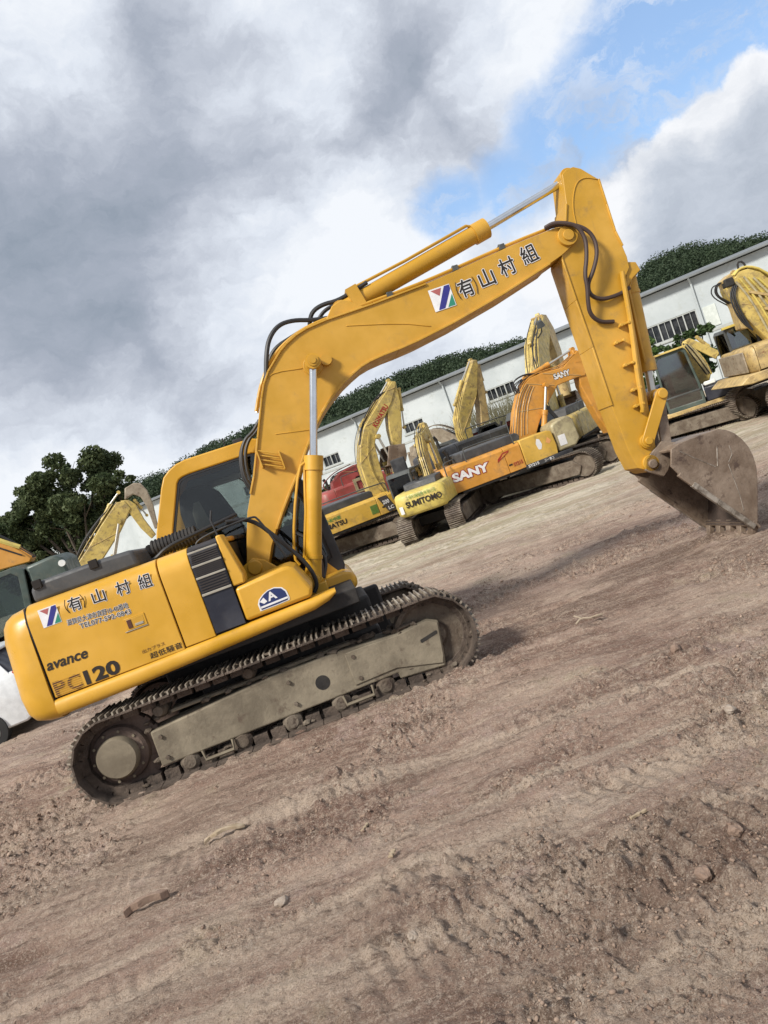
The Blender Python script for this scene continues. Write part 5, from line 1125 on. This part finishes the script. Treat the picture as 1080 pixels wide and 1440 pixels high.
gr_.data.attributes.new('loose', 'FLOAT', 'POINT').data.foreach_set('value', loose_mask(GX, GYm).astype(np.float32).ravel())
gr_.data.attributes.new('damp', 'FLOAT', 'POINT').data.foreach_set('value', damp.astype(np.float32).ravel())
gr_.data.attributes.new('pale', 'FLOAT', 'POINT').data.foreach_set('value', (pale * ga).astype(np.float32).ravel())
def gh(x, y): return float(ground_h(np.array([x * 1.0]), np.array([y * 1.0]))[0])
# loose clods and gravel: nobody could count them
bmi = bmesh.new(); bmesh.ops.create_icosphere(bmi, subdivisions=1, radius=1); IV = np.array([v.co[:] for v in bmi.verts]); IF = np.array([[v.index for v in f.verts] for f in bmi.faces]); bmi.free()
n = 90000; py = 1.7 * (13 / 1.7) ** (rng.random(n) ** 1.25); px = rng.uniform(-1, 1, n) * (py * .85 + .4)
msk = .5 * loose_mask(px, py) - .22 + .09 * rng.normal(size=n) + 1.0 * np.exp(-(((px - .78) / .50) ** 2 + ((py - 2.62) / .38) ** 2)) > .0
under = (np.abs(px + 1.4) < 1.9) & (py > 5.95) & (py < 8.4); px, py = px[msk & ~under], py[msk & ~under]; n = len(px)
sz = .0020 + .010 * rng.random(n) ** 6; sz *= np.clip(py / 3.5, .8, 2.0)
dv = IV[None] * rng.uniform(.45, 1.35, (n, len(IV), 1)) * sz[:, None, None] * rng.uniform(.5, 1.4, (n, 1, 3)) * np.array([1, 1, .7])
dv = dv + np.stack([px, py, ground_h(px, py) + sz * .25], -1)[:, None, :]
df = (IF[None] + (np.arange(n) * len(IV))[:, None, None]).reshape(-1, 3)
tag(np_mesh('gravel', dv.reshape(-1, 3), df, 'clod'), 'loose clods and gravel strewn over the brown earth', 'gravel', kind='stuff')
# countable bits lying about
def stone(x, y, s, label, mat='stone', grp=None):
    bm_ = bmesh.new(); bmesh.ops.create_icosphere(bm_, subdivisions=3, radius=1)
    o3 = Vector((random.uniform(0, 50), random.uniform(0, 50), 0))
    from mathutils import noise as mn
    for v in bm_.verts:
        k = 1 + .35 * mn.noise(v.co * 1.3 + o3) + .15 * mn.noise(v.co * 3.5 + o3); v.co = Vector((v.co.x * s[0], v.co.y * s[1], v.co.z * s[2])) * k
    me = bpy.data.meshes.new('stone'); bm_.to_mesh(me); bm_.free(); me.materials.append(M[mat])
    o = bpy.data.objects.new('stone', me); COL.objects.link(o); o.location = (x, y, gh(x, y) + s[2] * .45); o.rotation_euler = (0, 0, random.uniform(0, 6)); tag(o, label, 'stone', grp)
    return o
stone(-.449, 2.742, (.022, .02, .018), 'small pale stone on the grouser prints near the bottom centre')
stone(.60, 2.45, (.034, .026, .022), 'largest earth lump on the crumbled heap at lower right', 'clod')
stone(.80, 2.62, (.03, .024, .02), 'brown lump on top of the crumbled heap at lower right', 'clod')
stone(1.50, 4.86, (.04, .03, .03), 'dark lump on the broken mound right of the track', 'clod')
stone(-1.07, 3.40, (.035, .03, .02), 'flat pale stone left of the track prints')
stone(1.29, 3.66, (.035, .025, .02), 'pale stone beside the long drag marks at right')
stone(.02, 2.05, (.018, .015, .012), 'tiny white stone nearest the bottom edge')
def plank(x, y, L, w, h, ang, label, name='wood_scrap', mat='wood', cat='wood scrap', bend=0.0):
    b_ = MB(); n_ = 6; z = gh(x, y)
    b_.loft([[(L * (k / n_ - .5), w * s1 * (.6 + .4 * math.sin(2.5 * k + L * 9)), h * (.5 + .5 * s2) + bend * math.sin(math.pi * k / n_)) for s1, s2 in ((-.5, -1), (.5, -1), (.5, 1), (-.5, 1))] for k in range(n_ + 1)])
    o = b_.build(name, mat, None, bevel=.003); o.location = (x, y, z + .006); o.rotation_euler = (0, 0, R(ang)); tag(o, label, cat); return o
plank(-1.60, 4.53, .26, .05, .022, 6, 'long bent strip of pale wood lying left of the wheel prints', bend=.03)
plank(-.512, 3.422, .055, .035, .012, 70, 'small pale wood chip in the middle of the foreground')
plank(-.67, 3.90, .07, .025, .012, 65, 'narrow tan wood chip just below the track')
plank(.554, 2.962, .08, .018, .012, 15, 'thin pale splinter beside the drag marks')
plank(-1.90, 3.90, .24, .05, .04, 12, 'dark half-buried clod ridge at left foreground', 'earth_ridge', 'clod', 'earth ridge', .02)
tw = MB(); tw.tube([(0, 0, .02), (.06, .02, .05), (.13, -.01, .03), (.24, .03, .015)], .010, 6, smooth=1); tw.tube([(.06, .02, .05), (.02, .08, .07)], .006, 5); tw.tube([(.13, 0, .03), (.20, -.05, .05)], .005, 5)
o = tw.build('twig', 'twig'); o.location = (1.2, 6.25, gh(1.2, 6.25)); tag(o, 'forked pale twig on the earth right of the front idler', 'twig')

# ================================================================== SKY AND SUN
SUN_EL, SUN_AZ = R(42), R(228)           # azimuth clockwise from +Y: the sun stands behind the camera, to the left
world = bpy.data.worlds.new('World'); scene.world = world; world.use_nodes = True
t = world.node_tree
for n_ in list(t.nodes): t.nodes.remove(n_)
wo = t.nodes.new('ShaderNodeOutputWorld'); bg = N(t, 'ShaderNodeBackground', Strength=.10); t.links.new(bg.outputs[0], wo.inputs[0])
sky = t.nodes.new('ShaderNodeTexSky'); sky.sky_type = 'NISHITA'; sky.sun_disc = False; sky.sun_elevation = SUN_EL; sky.sun_rotation = SUN_AZ; sky.dust_density = .6; sky.ozone_density = 1.6
tc = t.nodes.new('ShaderNodeTexCoord'); D = tc.outputs['Generated']
def vmath(op, a, b):
    n_ = N(t, 'ShaderNodeVectorMath', operation=op)
    for i, q in enumerate((a, b)):
        if isinstance(q, tuple): n_.inputs[i].default_value = q
        else: t.links.new(q, n_.inputs[i])
    return n_
def ncol(scale, det, rough=.6):
    n_ = N(t, 'ShaderNodeTexNoise'); n_.inputs['Scale'].default_value = scale; n_.inputs['Detail'].default_value = det; n_.inputs['Roughness'].default_value = rough
    t.links.new(D, n_.inputs['Vector']); return n_.outputs['Color']
w1 = vmath('MULTIPLY', vmath('SUBTRACT', ncol(3.0, 4), (.5, .5, .5)).outputs[0], (.16, .16, .14)).outputs[0]
w2 = vmath('MULTIPLY', vmath('SUBTRACT', ncol(11, 6, .65), (.5, .5, .5)).outputs[0], (.085, .085, .075)).outputs[0]
DW = vmath('NORMALIZE', vmath('ADD', vmath('ADD', D, w1).outputs[0], w2).outputs[0], (0, 0, 0)).outputs[0]
DW2 = vmath('NORMALIZE', vmath('ADD', D, w2).outputs[0], (0, 0, 0)).outputs[0]
def blob(d, inner, outer, src=None, tight=False):
    src = src or (DW2 if tight else DW)
    L = math.sqrt(sum(q * q for q in d)); dt = vmath('DOT_PRODUCT', src or DW, tuple(q / L for q in d)).outputs['Value']
    return ramp(t, dt, math.cos(R(outer)), math.cos(R(inner)))
def union(items):
    r = items[0]
    for q in items[1:]: r = mathn(t, 'MAXIMUM', r, q)
    return r
vs = N(t, 'ShaderNodeMapping'); vs.inputs['Scale'].default_value = (1, 1, 1.9); t.links.new(DW2, vs.inputs['Vector'])
nb = noise(t, vs.outputs[0], 3.2, 7, .62, .35)
nf = noise(t, vs.outputs[0], 9, 8, .66, .2)
dark = union([blob((-.195, .914, .355), 4, 17), blob((-.04, .90, .42), 2, 10), blob((.215, .909, .353), 1, 9), blob((-.31, .897, .30), 2, 13)])
bright = union([blob((-.30, .945, .14), 3, 10), blob((-.42, .89, .17), 3, 10), blob((.06, .88, .46), 1, 9), blob((.142, .951, .274), 1, 9), blob((-.05, .967, .225), 1, 11), blob((.20, .952, .20), 2, 9), blob((.30, .88, .36), 1, 7), blob((.392, .844, .40), 2, 8), blob((.26, .961, .12), 2, 10), blob((-.165, .829, .535), 1, 8), blob((-.1, .985, .10), 1, 9)])
lum = mathn(t, 'ADD', mathn(t, 'ADD', mathn(t, 'MULTIPLY', bright, .36), mathn(t, 'MULTIPLY', dark, -.30)), mathn(t, 'ADD', mathn(t, 'MULTIPLY', mathn(t, 'SUBTRACT', nb, .5), 1.35), mathn(t, 'MULTIPLY', mathn(t, 'SUBTRACT', nf, .5), .62)))
lum = mathn(t, 'ADD', lum, mathn(t, 'ADD', mathn(t, 'MULTIPLY', union([blob((-.25, .90, .34), 3, 11)]), -.12), .64))
cl = N(t, 'ShaderNodeValToRGB'); t.links.new(lum, cl.inputs[0]); e = cl.color_ramp.elements
e[0].position = .08; e[0].color = (1.75, 2.05, 2.5, 1); e[1].position = 1.0; e[1].color = (5.3, 5.5, 5.8, 1)
for pos, c in ((.37, (2.4, 2.65, 3.15, 1)), (.58, (3.25, 3.5, 4.0, 1)), (.80, (4.4, 4.7, 5.2, 1))):
    q = e.new(pos); q.color = c
# blue opening running down to the left, and the white heap right of it
blue = union([blob(d, a, b, tight=True) for d, a, b in (((.53, .79, .31), 4, 7.5), ((.47, .827, .323), 3.5, 6.5), ((.43, .85, .30), 3, 6), ((.385, .875, .29), 2, 5), ((.335, .901, .275), 1.2, 4.6), ((.277, .929, .252), .4, 4.0), ((.21, .943, .257), .0, 3.2), ((.62, .72, .36), 4, 9))])
blue = mathn(t, 'MULTIPLY', blue, ramp(t, nf, .38, .54, .45, 1.0))
heap = union([blob(d, a, b, tight=True) for d, a, b in (((.487, .857, .195), 3.2, 3.9), ((.437, .88, .182), 2.2, 3.0), ((.545, .822, .175), 4.2, 4.9), ((.525, .82, .215), 2.2, 2.9), ((.395, .907, .165), 2.4, 3.5), ((.50, .86, .12), 6, 7.5), ((.33, .93, .13), 3, 5.5), ((.64, .755, .14), 6, 7))])
heap_low = mathn(t, 'MAXIMUM', blob((.485, .872, .105), 2, 7.5), blob((.56, .82, .12), 2, 8))
hl = mathn(t, 'ADD', mathn(t, 'MULTIPLY', heap_low, -.58), mathn(t, 'ADD', mathn(t, 'MULTIPLY', mathn(t, 'SUBTRACT', nf, .5), .9), .95))
hc = N(t, 'ShaderNodeValToRGB'); t.links.new(hl, hc.inputs[0]); e = hc.color_ramp.elements
e[0].position = .1; e[0].color = (2.1, 2.4, 2.9, 1); e[1].position = .95; e[1].color = (5.5, 5.6, 5.8, 1); q = e.new(.5); q.color = (3.4, 3.7, 4.2, 1)
skyb = mixc(t, .35, sky.outputs[0], (1.75, 3.3, 6.0))
c = mixc(t, mathn(t, 'MULTIPLY', blue, .92), cl.outputs[0], skyb)
c = mixc(t, heap, c, hc.outputs[0])
t.links.new(c, bg.inputs[0])
sl = bpy.data.lights.new('sun', 'SUN'); sl.energy = 2.7; sl.angle = R(10); sl.color = (1, .95, .87)
so = bpy.data.objects.new('sun', sl); COL.objects.link(so)
sd = Vector((math.sin(SUN_AZ) * math.cos(SUN_EL), math.cos(SUN_AZ) * math.cos(SUN_EL), math.sin(SUN_EL)))
so.rotation_euler = sd.to_track_quat('Z', 'Y').to_euler()

# ================================================================== CAMERA
cam = bpy.data.cameras.new('camera'); cam.sensor_fit = 'VERTICAL'; cam.sensor_height = 24; cam.lens = 24 * 1060 / 1440; cam.clip_start = .05; cam.clip_end = 3000
co_ = bpy.data.objects.new('camera', cam); COL.objects.link(co_); scene.camera = co_
th, pt = R(20), R(-4.0)
rgt, fwd, up = Vector((1, 0, 0)), Vector((0, math.cos(pt), math.sin(pt))), Vector((0, -math.sin(pt), math.cos(pt)))
r2 = rgt * math.cos(th) - up * math.sin(th); u2 = rgt * math.sin(th) + up * math.cos(th)
co_.matrix_world = Matrix(((r2.x, u2.x, -fwd.x, 0), (r2.y, u2.y, -fwd.y, 0), (r2.z, u2.z, -fwd.z, 1.94), (0, 0, 0, 1)))
scene.view_settings.view_transform = 'Standard'; scene.view_settings.look = 'None'; scene.view_settings.exposure = 0.78; scene.view_settings.gamma = 1.0
scene.cycles.max_bounces = 8; scene.cycles.transparent_max_bounces = 16; scene.cycles.use_denoising = True
